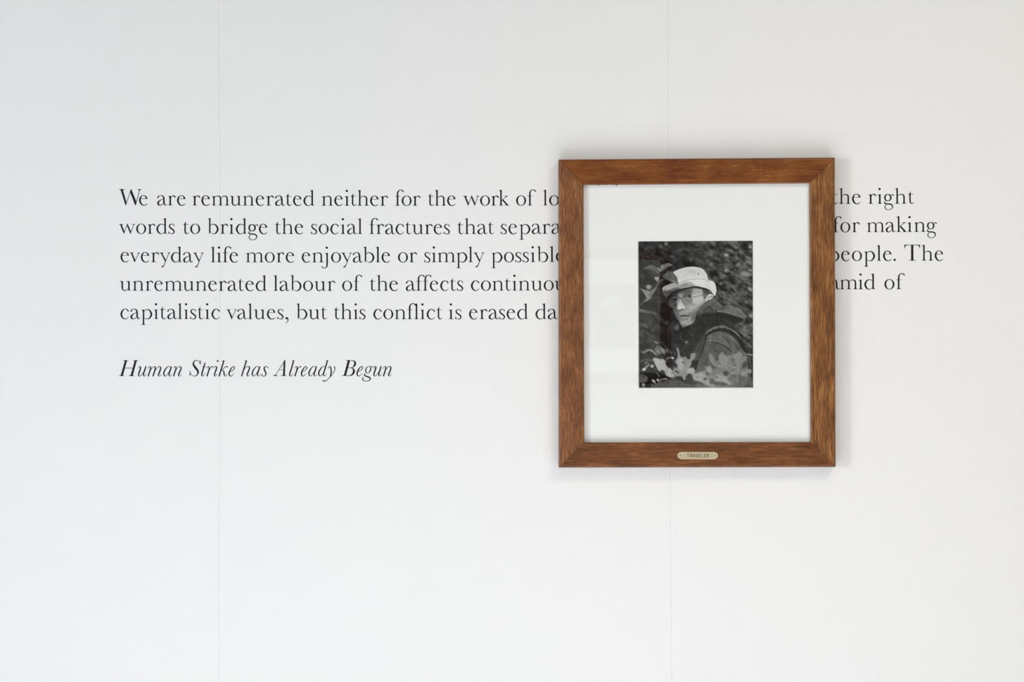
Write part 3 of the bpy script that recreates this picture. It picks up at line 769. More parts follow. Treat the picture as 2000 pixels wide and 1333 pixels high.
for q in [(900, 155, 75, 48, 128, 1.5, .7, 0), (1090, 130, 60, 30, 128, 1.4, .7, 0), (1200, 220, 60, 36, 125, 1.5, .7, .5), (1420, 220, 80, 26, 120, 1.6, .6, -.1),
          (1120, 310, 110, 34, 105, 1.6, .6, .8), (1840, 345, 85, 48, 172, 1.3, .9, .5), (1450, 480, 100, 30, 115, 2, .5, -.2), (1240, 650, 80, 42, 120, 2, .7, .6),
          (1350, 750, 100, 50, 112, 2.2, .7, .5), (1860, 1200, 60, 42, 172, 1.2, .9, .2), (1600, 620, 80, 60, 98, 2, .5, 0), (1150, 570, 130, 30, 105, 1.8, .6, .5),
          (1600, 900, 80, 50, 95, 2, .5, .6), (1700, 1050, 60, 60, 95, 2, .5, 0)]:
    bl(cE, q[0], q[1], q[2], q[3], q[4], q[5], q[6], q[7])
for q in [(1850, 240, 60, 30, 125, 1.2, .7, 0), (1830, 350, 60, 90, 96, 2, .6, 0), (1650, 770, 60, 40, 112, 1.6, .6, 0), (1480, 300, 160, 90, 88, 3, .6, .5), (1800, 950, 70, 100, 88, 3, .5, 0)]:
    bl(cF, q[0], q[1], q[2], q[3], q[4], q[5], q[6], q[7])
# darker hollows on the left of the head
bl(cI, 560, 700, 130, 240, 44, 5, .75); bl(cI, 560, 1100, 170, 160, 46, 5, .7)
for q in [(545, 865, 40, 26, 82, 1.2, .6, 0), (735, 960, 46, 48, 112, 1.4, .8, 0), (440, 465, 34, 26, 100, 1.2, .6, 0), (600, 1010, 60, 60, 70, 2, .6, 0), (80, 1050, 40, 60, 90, 1.6, .5, 0)]:
    bl(cI, q[0], q[1], q[2], q[3], q[4], q[5], q[6], q[7])
# leaves on the left
pg(cI, [(30, 870), (110, 870), (190, 890), (200, 960), (170, 975), (90, 920), (35, 905)], 92, 1.0, .8)
pg(cI, [(30, 600), (100, 625), (180, 635), (280, 650), (350, 680), (390, 718), (320, 712), (220, 690), (120, 680), (40, 668)], 92, .6, .9)
ln(cI, [(30, 622, 14), (90, 634, 20), (150, 638, 8)], 138, .5, .9); ln(cI, [(60, 668, 6), (200, 680, 8), (380, 715, 8)], 120, .5, .8)
ln(cI, [(35, 550, 10), (90, 500, 12), (160, 425, 14), (220, 410, 14)], 128, .4, .9)
ln(cI, [(145, 470, 10), (180, 440, 14), (215, 420, 10)], 210, .3, .95)
ln(cI, [(240, 400, 30), (330, 395, 34), (450, 410, 20)], 84, 1.0, .7)
bl(cI, 215, 200, 50, 44, 150, .9, .95); bl(cI, 212, 186, 34, 24, 175, .9, .7)
LF = pg(cI, [(45, 220), (110, 245), (180, 255), (230, 275), (290, 240), (350, 190), (375, 180), (360, 220), (320, 290), (270, 360), (235, 425), (200, 425), (165, 385), (130, 320), (90, 265)], 138, .35)
pg(cI, [(240, 270), (300, 230), (370, 185), (330, 280), (260, 380), (235, 420), (225, 340)], 112, .6, .8, clip=LF)
ln(cI, [(50, 225, 12), (130, 290, 16), (195, 400, 18)], 165, .5, .8, clip=LF)
# upper spray of leaves
pg(cC, [(190, 912), (300, 860), (430, 800), (540, 830), (640, 890), (720, 950), (700, 1100), (640, 1040), (560, 985), (430, 945), (300, 915)], 100, .35)
ln(cC, [(200, 912, 10), (330, 880, 14), (420, 808, 10)], 130, .4, .8); ln(cC, [(440, 840, 30), (560, 940, 26)], 78, .8, .7)
pg(cC, [(755, 890), (790, 820), (870, 770), (1020, 728), (1090, 760), (1165, 805), (1060, 830), (940, 890), (840, 960), (770, 1010), (750, 950)], 118, .35)
ln(cC, [(765, 885, 18), (800, 830, 22), (850, 790, 10)], 200, .4, .9)
ln(cC, [(650, 890, 10), (710, 920, 30), (745, 990, 34), (765, 1010, 20)], 185, .4, .95)
pg(cC, [(990, 1000), (900, 1010), (840, 1090), (960, 1080), (985, 1030)], 40, .6, .8)
pg(cI, [(310, 30), (360, 10), (400, 15), (398, 50), (378, 95), (372, 105), (350, 70)], 168, .35)
ln(cI, [(360, 200, 12), (375, 140, 14), (420, 90, 20), (500, 50, 16)], 108, .5, .9)
# ------------------------------------------------------------------ hood and coat
HOOD = pg(cE, [(640, 590), (700, 650), (780, 740), (880, 840), (960, 905), (1020, 900), (1130, 845), (1240, 880), (1340, 950), (1420, 950), (1520, 1040), (1620, 1120), (1690, 1190), (1700, 1270), (1670, 1400), (1500, 1440), (1280, 1500), (1180, 1480),
           (600, 1500), (0, 1800), (-80, 1500), (60, 1150), (250, 870), (420, 730), (520, 660)], 58, .35)
# lit band of the hood next to the cheek
pg(cE, [(640, 590), (700, 650), (790, 745), (880, 850), (950, 905), (780, 960), (700, 1010), (640, 980), (540, 880), (470, 900), (300, 1010), (100, 1090), (180, 950), (330, 810), (470, 700), (560, 640)], 104, .8)
pg(cE, [(620, 780), (760, 740), (850, 830), (780, 930), (700, 960), (620, 900)], 92, 1.0, .8)
ln(cE, [(740, 740, 16), (830, 810, 26), (910, 880, 26), (960, 905, 16)], 138, .5, .8)
ln(cE, [(560, 900, 30), (640, 980, 34), (740, 1040, 20)], 112, .8, .7)
pg(cE, [(100, 1080), (300, 990), (480, 930), (620, 1020), (720, 1090), (600, 1110), (300, 1120), (100, 1180)], 88, 1.4, .8)
ln(cE, [(380, 810, 30), (500, 800, 24), (560, 820, 14)], 82, .9, .6); ln(cE, [(220, 1010, 22), (330, 1020, 24)], 74, .9, .6)
# right lobe of the hood
pg(cE, [(780, 960), (900, 930), (1020, 905), (1130, 850), (1240, 885), (1340, 955), (1430, 960), (1520, 1045), (1620, 1125), (1690, 1200), (1695, 1290), (1650, 1280), (1500, 1220), (1250, 1130), (1050, 1075), (880, 1050), (780, 1050)], 110, .6)
pg(cE, [(780, 985), (900, 940), (1020, 915), (1090, 905), (1000, 985), (900, 1000)], 76, .7, .9)
ln(cE, [(1010, 905, 16), (1130, 858, 22), (1240, 895, 18), (1340, 955, 16), (1450, 975, 30), (1560, 1080, 26), (1680, 1190, 24), (1690, 1280, 20)], 150, .5, .8)
ln(cE, [(1420, 990, 14), (1500, 1050, 16)], 165, .4, .6)
ln(cE, [(750, 1060, 30), (880, 1065, 42), (1080, 1095, 46), (1280, 1150, 40), (1480, 1225, 36), (1640, 1275, 60)], 142, .7, .9)
pg(cE, [(750, 1100), (880, 1100), (1060, 1125), (1260, 1190), (1450, 1260), (1600, 1300), (1610, 1370), (1500, 1420), (1250, 1480), (900, 1480), (700, 1400), (640, 1200)], 52, .8, .95)
ln(cF, [(1690, 20, 30), (1650, 110, 50), (1560, 180, 36), (1420, 220, 20)], 112, .8, .8)
# coat body
BODY = pg(cF, [(0, 200), (300, -40), (900, -40), (1230, 250), (1300, 380), (1450, 520), (1580, 720), (1700, 980), (1800, 1180), (1960, 1200), (1960, 2400), (-300, 2400), (-420, 1300), (-250, 700)], 56, .4)
pg(cF, [(-420, 1300), (-250, 700), (-60, 200), (60, 350), (20, 700), (60, 1000), (-100, 1400)], 62, 1.5, .7)
ln(cF, [(980, 20, 26), (1100, 140, 36), (1240, 280, 30)], 84, .9, .7)
pg(cF, [(330, 590), (420, 640), (380, 820), (300, 1050), (200, 1350), (-60, 1420), (0, 1120), (170, 830)], 80, .9, .85)
# sleeve panel
SL = pg(cF, [(420, 640), (520, 560), (640, 500), (800, 465), (960, 480), (1120, 530), (1260, 610), (1380, 720), (1480, 850), (1540, 980), (1640, 1110), (1740, 1220), (1760, 1500), (1600, 2300), (100, 2300), (150, 1500), (240, 1200), (330, 1000), (380, 820)], 100, .4)
pg(cF, [(380, 850), (620, 830), (860, 870), (1040, 960), (1180, 1090), (1280, 1200), (1300, 1600), (200, 1600), (240, 1200), (330, 1000)], 90, .6, .9, clip=SL)
ln(cF, [(820, 620, 60), (1000, 760, 60), (1180, 1000, 50), (1300, 1150, 30)], 118, 1.0, .6, clip=SL)
ln(cF, [(1000, 640, 40), (1120, 780, 60), (1260, 1000, 46)], 78, .8, .8, clip=SL)
ln(cF, [(1160, 720, 24), (1260, 870, 32), (1400, 1110, 26)], 128, .7, .8, clip=SL)
ln(cF, [(1120, 580, 30), (1300, 740, 34), (1480, 920, 26), (1640, 1120, 18)], 138, .8, .7, clip=SL)
pg(cF, [(1280, 760), (1400, 860), (1520, 1020), (1640, 1160), (1560, 1300), (1400, 1130), (1330, 950)], 84, 1.0, .7, clip=SL)
ln(cF, [(650, 900, 60), (820, 960, 70), (900, 1080, 60)], 76, 1.6, .6, clip=SL)
# piping round the armhole: gathered edge, dark band
ln(cF, [(380, 560, 40), (470, 470, 60), (620, 380, 70), (800, 325, 80), (980, 320, 76), (1150, 370, 60), (1300, 450, 44), (1450, 570, 34), (1560, 720, 24)], 122, .5, .95)
ln(cF, [(1270, 415, 20), (1380, 500, 26), (1470, 590, 16)], 165, .5, .9)
ln(cF, [(400, 600, 50), (500, 530, 60), (640, 450, 70), (830, 405, 80), (1000, 415, 80), (1160, 470, 90), (1320, 580, 100), (1470, 740, 100), (1590, 950, 90), (1700, 1150, 40)], 52, .5, .95)
for x, y in ((500, 470), (650, 378), (820, 322), (1010, 322), (1150, 385), (1250, 440)):
    pg(cF, [(x - 70, y + 60), (x, y - 6), (x + 70, y + 60)], 50, .35, .95, smooth=False)
ln(cF, [(410, 620, 60), (390, 760, 60), (340, 920, 44), (290, 1080, 44), (240, 1240, 50), (200, 1330, 40)], 60, .5, .85)
# seam, stitching
ln(cF, [(410, 850, 20), (520, 812, 28), (640, 820, 26), (840, 862, 26), (1020, 945, 26), (1160, 1045, 28), (1270, 1155, 22)], 52, .35, .95)
ln(cF, [(440, 840, 30), (600, 850, 20)], 138, .5, .6, clip=SL)
for k in range(16):
    t = k / 15.0
    x = 600 + 700 * t; y = 740 + 60 * t + 300 * t * t
    bl(cF, x, y, 16, 12, 140 if k % 2 else 120, .3, .6)
bl(cF, 530, 765, 36, 24, 165, .5, .8); bl(cF, 1025, 858, 20, 18, 170, .4, .8); bl(cF, 1290, 1085, 26, 20, 165, .5, .7)
ln(cF, [(570, 540, 24), (545, 640, 30), (560, 760, 22)], 132, .6, .7); ln(cF, [(480, 640, 30), (480, 760, 30)], 110, .8, .6)
# ------------------------------------------------------------------ face
FACE = pg(cB, [(330, 60), (700, -100), (1100, -160), (1400, -60), (1480, 100), (1560, 200), (1500, 300), (1380, 420), (1260, 520), (1190, 640), (1160, 760), (1130, 900), (1090, 1000), (960, 1080), (840, 1130), (760, 1160), (700, 1130), (650, 1040), (600, 930),
          (540, 860), (480, 740), (420, 560), (380, 500), (300, 400), (300, 250)], 156, .35)
def fp(pts, v, blur, a): pg(cB, pts, v, blur, a, clip=FACE)
def fl(pts, v, blur, a): ln(cB, pts, v, blur, a, clip=FACE)
fp([(300, -50), (640, -60), (600, 150), (570, 300), (560, 520), (620, 700), (640, 900), (700, 1140), (560, 950), (400, 560), (260, 300)], 98, 1.2, .85)      # shaded side
fp([(300, -80), (560, -100), (560, 120), (540, 200), (380, 190), (300, 120)], 58, 1.8, .8)
fp([(640, -60), (1000, -160), (1050, 0), (980, 60), (760, 60), (660, 30)], 118, 1.6, .7)
fp([(1060, -120), (1380, -80), (1400, 60), (1180, 110), (1060, 40)], 175, 1.5, .8)
fp([(1060, 130), (1380, 110), (1420, 260), (1260, 420), (1060, 380)], 205, 2.2, .8)
fp([(560, 560), (570, 440), (600, 320), (640, 280), (700, 330), (780, 430), (820, 520), (790, 570), (720, 560), (640, 590)], 208, .9, .95)                # nose lit
fp([(680, 300), (740, 300), (860, 420), (880, 560), (800, 500), (740, 400)], 130, 1.1, .7)
fl([(570, 590, 20), (640, 620, 30), (720, 575, 34), (800, 590, 26)], 62, .7, .85)
fl([(640, 600, 30), (660, 680, 26)], 95, .9, .6)
fp([(860, 440), (1100, 420), (1260, 440), (1180, 620), (1060, 640), (900, 560)], 178, 2.2, .7)
fl([(960, 400, 40), (1120, 420, 46), (1240, 430, 20)], 145, 1.6, .6)
fp([(1080, 640), (1190, 620), (1180, 800), (1130, 940), (1060, 1000), (1000, 860)], 104, 2.2, .95)
fp([(1130, 560), (1300, 480), (1260, 600), (1200, 700), (1150, 700)], 130, 1.6, .7)                                                     # jaw shadow
fp([(680, 600), (900, 600), (900, 740), (700, 740)], 160, 1.4, .6)
fl([(820, 470, 16), (930, 580, 20), (1000, 640, 14)], 140, 1.0, .6)
fl([(1050, 650, 14), (990, 700, 26), (960, 760, 34)], 110, .8, .7)
fl([(900, 700, 24), (940, 780, 30), (1010, 785, 20)], 105, .8, .7)
fp([(640, 790), (700, 750), (790, 760), (900, 770), (960, 780), (900, 800), (760, 810), (650, 830)], 108, .5, .8)
fl([(630, 825, 16), (700, 790, 30), (780, 785, 34), (880, 790, 34), (960, 780, 16)], 44, .35, .95)
fp([(640, 840), (760, 815), (920, 810), (880, 880), (780, 910), (690, 900)], 148, .7, .9)
fl([(660, 905, 26), (760, 925, 40), (850, 905, 30), (920, 850, 20)], 92, .8, .8)
fp([(700, 960), (900, 940), (1040, 980), (960, 1050), (800, 1050), (700, 1020)], 168, 1.6, .8)
fp([(680, 1080), (820, 1090), (960, 1060), (840, 1150), (740, 1180)], 110, 1.2, .8)
# deeper shade on the far side of the face
fp([(280, 40), (560, 40), (575, 200), (560, 340), (520, 480), (470, 620), (400, 560), (300, 420)], 70, 2.0, .8)
fp([(700, -60), (1040, -120), (1060, -20), (900, 40), (720, 60)], 84, 1.8, .6)
fl([(660, 20, 30), (760, 30, 36), (900, 10, 34), (1000, 40, 20)], 78, .9, .6)
fp([(560, 100), (640, 80), (660, 260), (600, 330), (560, 420)], 150, 1.2, .6)
# eyes
fp([(740, 110), (860, 90), (980, 120), (1000, 190), (920, 200), (820, 200), (740, 190)], 96, .9, .85)
fl([(740, 100, 14), (860, 80, 22), (960, 100, 30), (1010, 130, 20)], 62, .6, .8)
bl(cB, 950, 155, 44, 34, 48, .5, .9); bl(cB, 880, 185, 34, 14, 150, .5, .7)
fl([(760, 200, 14), (880, 230, 30), (1000, 200, 16)], 128, .7, .7)
fp([(760, 230), (900, 240), (1010, 230), (990, 330), (880, 340), (790, 300)], 128, 1.0, .8)
fl([(830, 300, 20), (920, 330, 24), (990, 310, 12)], 95, .8, .6)
fp([(380, 190), (540, 190), (550, 290), (400, 300)], 62, .9, .85)
bl(cB, 480, 245, 44, 30, 40, .5, .9); fl([(390, 200, 8), (450, 185, 16), (530, 200, 10)], 150, .5, .7)
fl([(560, 170, 26), (620, 200, 30), (680, 215, 20)], 66, .7, .8)
# spectacles
def ring(cx, cy, rx, ry, wd, v, a, a0=0, a1=2 * PI):
    ln(cB, [(cx + rx * math.cos(t), cy + ry * math.sin(t), wd) for t in np.linspace(a0, a1, 26)], v, .3, a)
ring(880, 245, 158, 165, 15, 74, .9)
ring(880, 245, 168, 172, 9, 165, .5, 2.4, 4.4); ring(880, 245, 150, 156, 9, 178, .55, .6, 2.4)
ring(460, 330, 150, 165, 10, 60, .6, -0.5, 1.4); ring(390, 360, 128, 150, 10, 142, .8, 1.8, 3.0)
ln(cB, [(400, 192, 8), (470, 184, 12), (540, 210, 10)], 165, .3, .8)
ln(cB, [(570, 200, 16), (620, 190, 16), (680, 190, 18), (710, 260, 18)], 60, .4, .8); ln(cB, [(640, 190, 16), (665, 160, 20), (690, 180, 20)], 215, .4, .8)
ln(cB, [(1010, 160, 30), (1080, 130, 30), (1180, 125, 22), (1280, 105, 18), (1340, 88, 12)], 222, .35, .95)
ln(cB, [(1050, 175, 18), (1160, 158, 16), (1280, 125, 12), (1440, 80, 12)], 66, .35, .9)
# hair, ear
pg(cE, [(280, 330), (400, 350), (560, 400), (650, 470), (620, 560), (520, 510), (440, 490), (360, 500), (320, 470)], 84, .5, .95)
pg(cE, [(310, 500), (400, 495), (430, 560), (400, 640), (350, 670), (320, 600)], 112, .6, .9)
ln(cE, [(330, 520, 12), (360, 640, 12)], 75, .5, .7)
pg(cE, [(440, 560), (500, 510), (570, 495), (620, 540), (635, 600), (590, 650), (520, 680), (470, 700), (430, 740), (390, 700), (410, 630)], 200, .4)
ln(cE, [(480, 545, 26), (550, 515, 30), (610, 540, 34), (625, 590, 26)], 244, .4, .95)
ln(cE, [(560, 555, 26), (600, 580, 26), (590, 620, 18)], 96, .4, .85); bl(cE, 505, 605, 26, 28, 120, .5, .8)
ln(cE, [(540, 570, 16), (550, 620, 26), (500, 655, 24), (440, 680, 20)], 240, .4, .9); ln(cE, [(400, 660, 26), (400, 720, 34)], 238, .5, .9)
bl(cE, 470, 700, 20, 12, 60, .5, .8)
# ------------------------------------------------------------------ hat
HAT = pg(cA, [(415, 290), (560, 210), (760, 140), (1060, 100), (1320, 150), (1440, 240), (1520, 370), (1575, 530), (1700, 570), (1780, 650), (1825, 860), (1800, 1000), (1745, 1055), (1640, 890), (1480, 800), (1330, 770), (1200, 735), (1050, 745), (850, 780), (560, 840),
         (400, 900), (300, 970), (240, 1060), (190, 1085), (130, 1010), (80, 880), (65, 810), (150, 735), (400, 650), (580, 690), (555, 580), (540, 450), (480, 370)], 226, .3)
def hp(pts, v, blur, a): pg(cA, pts, v, blur, a, clip=HAT)
def hl(pts, v, blur, a): ln(cA, pts, v, blur, a, clip=HAT)
hp([(50, 780), (400, 640), (600, 700), (1100, 690), (1130, 740), (850, 800), (560, 860), (400, 930), (250, 1080), (60, 1100)], 168, 1.0, .8)
hp([(70, 900), (250, 880), (500, 790), (700, 780), (560, 860), (400, 930), (280, 1010), (200, 1110), (120, 1040)], 88, 1.3, .8)
hp([(600, 700), (800, 620), (950, 590), (1060, 640), (1140, 740), (900, 780), (700, 800)], 160, 1.0, .75)
hp([(1060, 540), (1500, 520), (1780, 640), (1820, 900), (1780, 1040), (1600, 870), (1300, 760), (1140, 720)], 240, .8, .8)
hp([(560, 230), (900, 170), (1180, 240), (1240, 290), (1000, 330), (800, 300), (600, 300)], 205, 2.2, .8)
hp([(440, 300), (560, 240), (640, 400), (560, 460), (480, 360)], 212, 1.2, .7)
hp([(900, 250), (1150, 250), (1230, 300), (1100, 340), (980, 330)], 188, 1.6, .7)
hp([(620, 330), (800, 330), (960, 400), (800, 470), (640, 460)], 214, 1.6, .6)
hp([(1440, 560), (1620, 570), (1600, 700), (1500, 760), (1420, 640)], 222, 1.2, .6)
hp([(640, 740), (760, 650), (900, 640), (980, 680), (860, 730)], 132, .8, .6)
hp([(800, 620), (960, 600), (1040, 650), (960, 690), (860, 660)], 178, .7, .7)
hl([(560, 600, 40), (700, 560, 34), (820, 530, 20)], 242, .5, .8)
hl([(420, 290, 16), (560, 215, 16), (760, 148, 16), (1060, 108, 18), (1320, 158, 20), (1440, 250, 22), (1525, 390, 18)], 250, .4, .8)
hl([(1210, 260, 20), (1290, 320, 26), (1370, 400, 14)], 250, .7, .7); hl([(1250, 250, 26), (1360, 340, 30), (1400, 300, 12)], 186, .8, .7)
hl([(960, 430, 10), (1080, 360, 20), (1180, 320, 16)], 196, .8, .7); hl([(860, 290, 24), (920, 350, 24)], 196, 1.0, .6); hl([(1160, 160, 10), (1300, 200, 16)], 190, .5, .7)
hl([(570, 620, 14), (720, 585, 12), (880, 535, 10), (1040, 508, 10), (1300, 505, 10), (1460, 530, 12), (1570, 580, 14)], 122, .3, .8)
hl([(580, 660, 12), (760, 600, 10), (900, 560, 10)], 145, .35, .7); hl([(90, 835, 12), (250, 755, 12), (420, 710, 14), (540, 700, 12)], 92, .35, .8); hl([(100, 850, 10), (300, 830, 10), (500, 780, 10)], 122, .4, .6)
for k in range(9):
    hl([(640 + 60 * k, 700 - 8 * k, 8), (700 + 56 * k, 760 - 6 * k, 8)], 205 if k % 2 else 130, .35, .5)
for k in range(26):
    x = 1180 + _rs.rand() * 560; y = 640 + (x - 1180) * .25 + _rs.rand() * 110
    hl([(x, y, 7), (x + 34, y + 46, 7)], 196, .3, .55)
hl([(440, 640, 10), (500, 680, 16), (560, 700, 10)], 225, .3, .9); hl([(1570, 520, 10), (1590, 600, 12)], 150, .4, .7)
hl([(1800, 760, 30), (1815, 900, 34), (1770, 1020, 30)], 250, .6, .8)
bl(cA, 1243, 342, 24, 24, 50, .35, .95)
hp([(76, 880), (260, 885), (500, 800), (600, 790), (560, 850), (400, 925), (300, 990), (200, 1100), (120, 1050), (84, 960)], 78, 1.5, .85)
hl([(72, 830, 18), (96, 940, 22), (140, 1040, 14)], 176, .8, .8)
# shade under the brim
pg(cA, [(230, 1080), (380, 930), (560, 850), (850, 790), (1100, 745), (1330, 775), (1480, 810), (1640, 900), (1745, 1050), (1690, 1000), (1600, 890), (1420, 840), (1250, 820), (1060, 800), (860, 850), (660, 920), (460, 1010), (330, 1130)], 48, .5, .9)
# leaf in front of the hat
pg(cA, [(150, 330), (230, 260), (400, 270), (440, 330), (520, 430), (560, 520), (575, 640), (590, 700), (520, 690), (420, 640), (330, 560), (240, 540), (160, 500), (60, 420)], 100, .5, .97)
pg(cA, [(230, 540), (330, 560), (440, 640), (580, 700), (575, 600), (480, 560), (380, 520)], 132, .6, .8)
ln(cA, [(430, 645, 10), (500, 680, 18), (575, 700, 10)], 232, .3, .9)
pg(cA, [(150, 510), (280, 560), (320, 620), (300, 660), (180, 700), (100, 620), (80, 560)], 42, .6, .85)
# ------------------------------------------------------------------ leaves across the bottom
# left tuft
for q in [[(110, 360, 20), (180, 385, 40), (240, 345, 50), (320, 320, 40), (420, 370, 44), (520, 470, 26)], [(460, 290, 26), (520, 370, 44), (570, 440, 30)], [(500, 215, 22), (560, 330, 44), (610, 420, 30)], [(590, 220, 22), (640, 330, 60), (690, 420, 40)],
          [(640, 270, 20), (700, 350, 50), (730, 420, 30)], [(440, 100, 30), (500, 125, 50), (560, 150, 20)], [(760, 290, 20), (800, 360, 30)]]:
    ln(cG, q, 168, .9, .75)
ln(cG, [(310, 320, 16), (420, 375, 18), (500, 450, 14)], 198, .5, .7); ln(cG, [(480, 300, 10), (540, 380, 14)], 198, .5, .6)
pg(cG, [(560, 440), (700, 430), (790, 470), (740, 540), (640, 560), (570, 520)], 64, .9, .9)
ln(cG, [(70, 640, 20), (150, 590, 26), (260, 575, 26), (380, 600, 24)], 120, .8, .8)
pg(cG, [(400, 540), (470, 520), (600, 560), (660, 545), (740, 610), (740, 700), (800, 780), (880, 810), (930, 900), (1000, 1000), (900, 1040), (760, 1000), (700, 900), (600, 900), (540, 840), (480, 720), (430, 630)], 178, .7, smooth=False)
pg(cG, [(600, 860), (680, 850), (720, 900), (680, 960), (600, 920)], 58, .7, .95)
ln(cG, [(420, 560, 16), (480, 690, 16), (590, 900, 14)], 205, .5, .6); ln(cG, [(760, 560, 26), (820, 520, 26), (930, 520, 20)], 168, .7, .9)
bl(cG, 925, 530, 32, 26, 245, .5, .95); pg(cG, [(850, 580), (930, 570), (960, 660), (900, 730), (840, 700)], 54, .8, .9)
bl(cG, 180, 822, 52, 34, 235, .7, .95, -.2); ln(cG, [(190, 810, 40), (250, 750, 44), (320, 690, 30)], 168, .8, .85); bl(cG, 385, 745, 44, 38, 205, .8, .95)
ln(cG, [(200, 680, 26), (260, 620, 26)], 165, .8, .8)
pg(cG, [(60, 930), (500, 910), (640, 960), (800, 1020), (840, 1100), (600, 1150), (400, 1180), (60, 1290)], 44, .9, .8)
pg(cG, [(70, 960), (150, 960), (240, 1000), (275, 1060), (240, 1150), (100, 1170), (60, 1160)], 98, .6, .9)
bl(cG, 160, 1230, 40, 48, 165, .8, .9); ln(cG, [(380, 1110, 40), (430, 1130, 60), (460, 1190, 30)], 200, .6, .9); ln(cG, [(510, 1080, 40), (540, 1110, 40), (575, 1140, 20)], 225, .5, .95)
ln(cG, [(580, 1110, 14), (650, 1080, 16), (740, 1075, 34), (770, 1085, 20)], 205, .4, .9); ln(cG, [(350, 1210, 20), (420, 1270, 30)], 165, .7, .8)
pg(cG, [(440, 1220), (700, 1120), (1000, 1100), (1300, 1180), (1600, 1230), (1600, 1310), (430, 1310)], 92, 1.2, .9)
# middle leaves
MID = pg(cG, [(1015, 290), (1045, 250), (1090, 320), (1110, 440), (1150, 520), (1260, 490), (1320, 560), (1370, 560), (1400, 420), (1460, 400), (1530, 420), (1500, 540), (1420, 600), (1400, 720), (1340, 800), (1440, 770), (1480, 800), (1520, 880), (1490, 920), (1560, 980), (1620, 960),
         (1700, 1100), (1560, 1120), (1480, 1120), (1420, 960), (1340, 940), (1270, 1000), (1250, 1120), (1200, 1100), (1160, 1010), (1100, 1000), (980, 1010), (900, 900), (960, 780), (1060, 760), (980, 620), (1040, 520), (1060, 420)], 146, .7, smooth=False)
pg(cG, [(1060, 560), (1180, 540), (1200, 700), (1180, 830), (1080, 820), (1060, 700)], 178, 1.2, .8, clip=MID); bl(cG, 1190, 645, 34, 30, 84, .7, .85)
pg(cG, [(1300, 830), (1440, 780), (1510, 880), (1480, 930), (1560, 1000), (1600, 1100), (1480, 1100), (1400, 930), (1300, 900)], 182, .9, .8, clip=MID)
ln(cG, [(990, 860, 40), (1080, 930, 34)], 56, .7, .9); ln(cG, [(1000, 770, 20), (1050, 790, 22)], 56, .6, .8); ln(cG, [(1120, 380, 6), (1180, 300, 6), (1245, 230, 8)], 140, .2, .9)
bl(cG, 1285, 115, 36, 32, 140, .8, .9)
pg(cG, [(1260, 1060), (1300, 980), (1370, 950), (1430, 1000), (1470, 1110), (1600, 1150), (1600, 1230), (1350, 1190), (1270, 1140)], 74, .7, .95)
# right leaves (crop H)
R1 = pg(cH, [(290, 740), (340, 760), (430, 735), (470, 790), (490, 860), (600, 780), (480, 700), (430, 640), (400, 480), (410, 410), (470, 440), (540, 520), (600, 600), (660, 580), (640, 470), (700, 430), (730, 350), (770, 420), (860, 470), (1000, 460), (1010, 400), (1130, 420),
         (1190, 330), (1230, 400), (1280, 410), (1270, 500), (1390, 490), (1370, 590), (1290, 640), (1250, 720), (1260, 780), (1400, 800), (1500, 830), (1520, 900), (1400, 940), (1410, 1020), (1300, 1000), (1180, 960), (1160, 1290), (480, 1290), (200, 1140), (0, 1080), (-20, 930), (40, 960), (180, 900), (230, 870), (320, 830)], 130, .8, smooth=False)
for pts, v in (([(380, 740), (470, 780), (480, 920), (380, 890), (340, 800)], 172), ([(0, 960), (200, 900), (320, 980), (400, 1100), (560, 1280), (420, 1290), (180, 1160), (0, 1080)], 176), ([(540, 1000), (720, 980), (880, 1100), (1000, 1220), (900, 1230), (760, 1180), (560, 1100)], 172),
               ([(690, 440), (760, 380), (860, 480), (900, 560), (760, 680), (660, 600)], 144), ([(1060, 470), (1190, 360), (1260, 430), (1240, 600), (1150, 640), (1120, 520)], 146), ([(1260, 900), (1500, 830), (1500, 920), (1400, 1020), (1300, 1000)], 156),
               ([(640, 720), (900, 690), (1020, 740), (800, 760), (660, 800)], 152), ([(420, 430), (470, 460), (560, 600), (480, 620), (430, 540)], 140), ([(1040, 520), (1090, 510), (1130, 600), (1110, 620)], 165)):
    pg(cH, pts, v, 1.2, .75)
for x, y, rx, ry, v, an in ((845, 930, 78, 68, 72, 0), (305, 1080, 50, 40, 80, -.3), (600, 1030, 46, 26, 86, 0), (470, 1140, 56, 70, 84, .2), (690, 1200, 200, 44, 82, .1), (600, 560, 40, 50, 84, .4), (820, 400, 36, 40, 86, 0), (1030, 590, 60, 60, 104, 0), (360, 940, 40, 36, 98, 0),
                            (1350, 700, 70, 70, 74, -.3), (1290, 790, 36, 26, 78, 0), (1060, 720, 50, 24, 84, .4), (1080, 840, 60, 24, 92, .1), (1060, 990, 50, 40, 96, 0), (1310, 1060, 60, 40, 92, 0), (660, 830, 50, 30, 118, 0), (1440, 960, 40, 40, 66, 0), (120, 1180, 130, 36, 82, .25)):
    bl(cH, x, y, rx, ry, v, .9, .85, an)
pg(cH, [(960, 1000), (1300, 1000), (1540, 1040), (1540, 1290), (900, 1290), (1000, 1200), (900, 1100)], 108, 1.8, .7)
ln(cH, [(1070, 510, 20), (1130, 620, 24), (1170, 740, 26), (1165, 900, 22), (1140, 1150, 22)], 158, .8, .7); ln(cH, [(860, 830, 16), (980, 900, 30), (1080, 940, 20)], 158, .7, .8); ln(cH, [(1030, 750, 16), (1080, 790, 14)], 205, .4, .9)
ln(cH, [(1390, 425, 12), (1450, 440, 26), (1545, 455, 18)], 205, .4, .95); ln(cH, [(1430, 470, 20), (1470, 620, 24), (1500, 760, 14)], 118, .6, .8); ln(cH, [(1460, 500, 8), (1545, 580, 10)], 150, .4, .8)
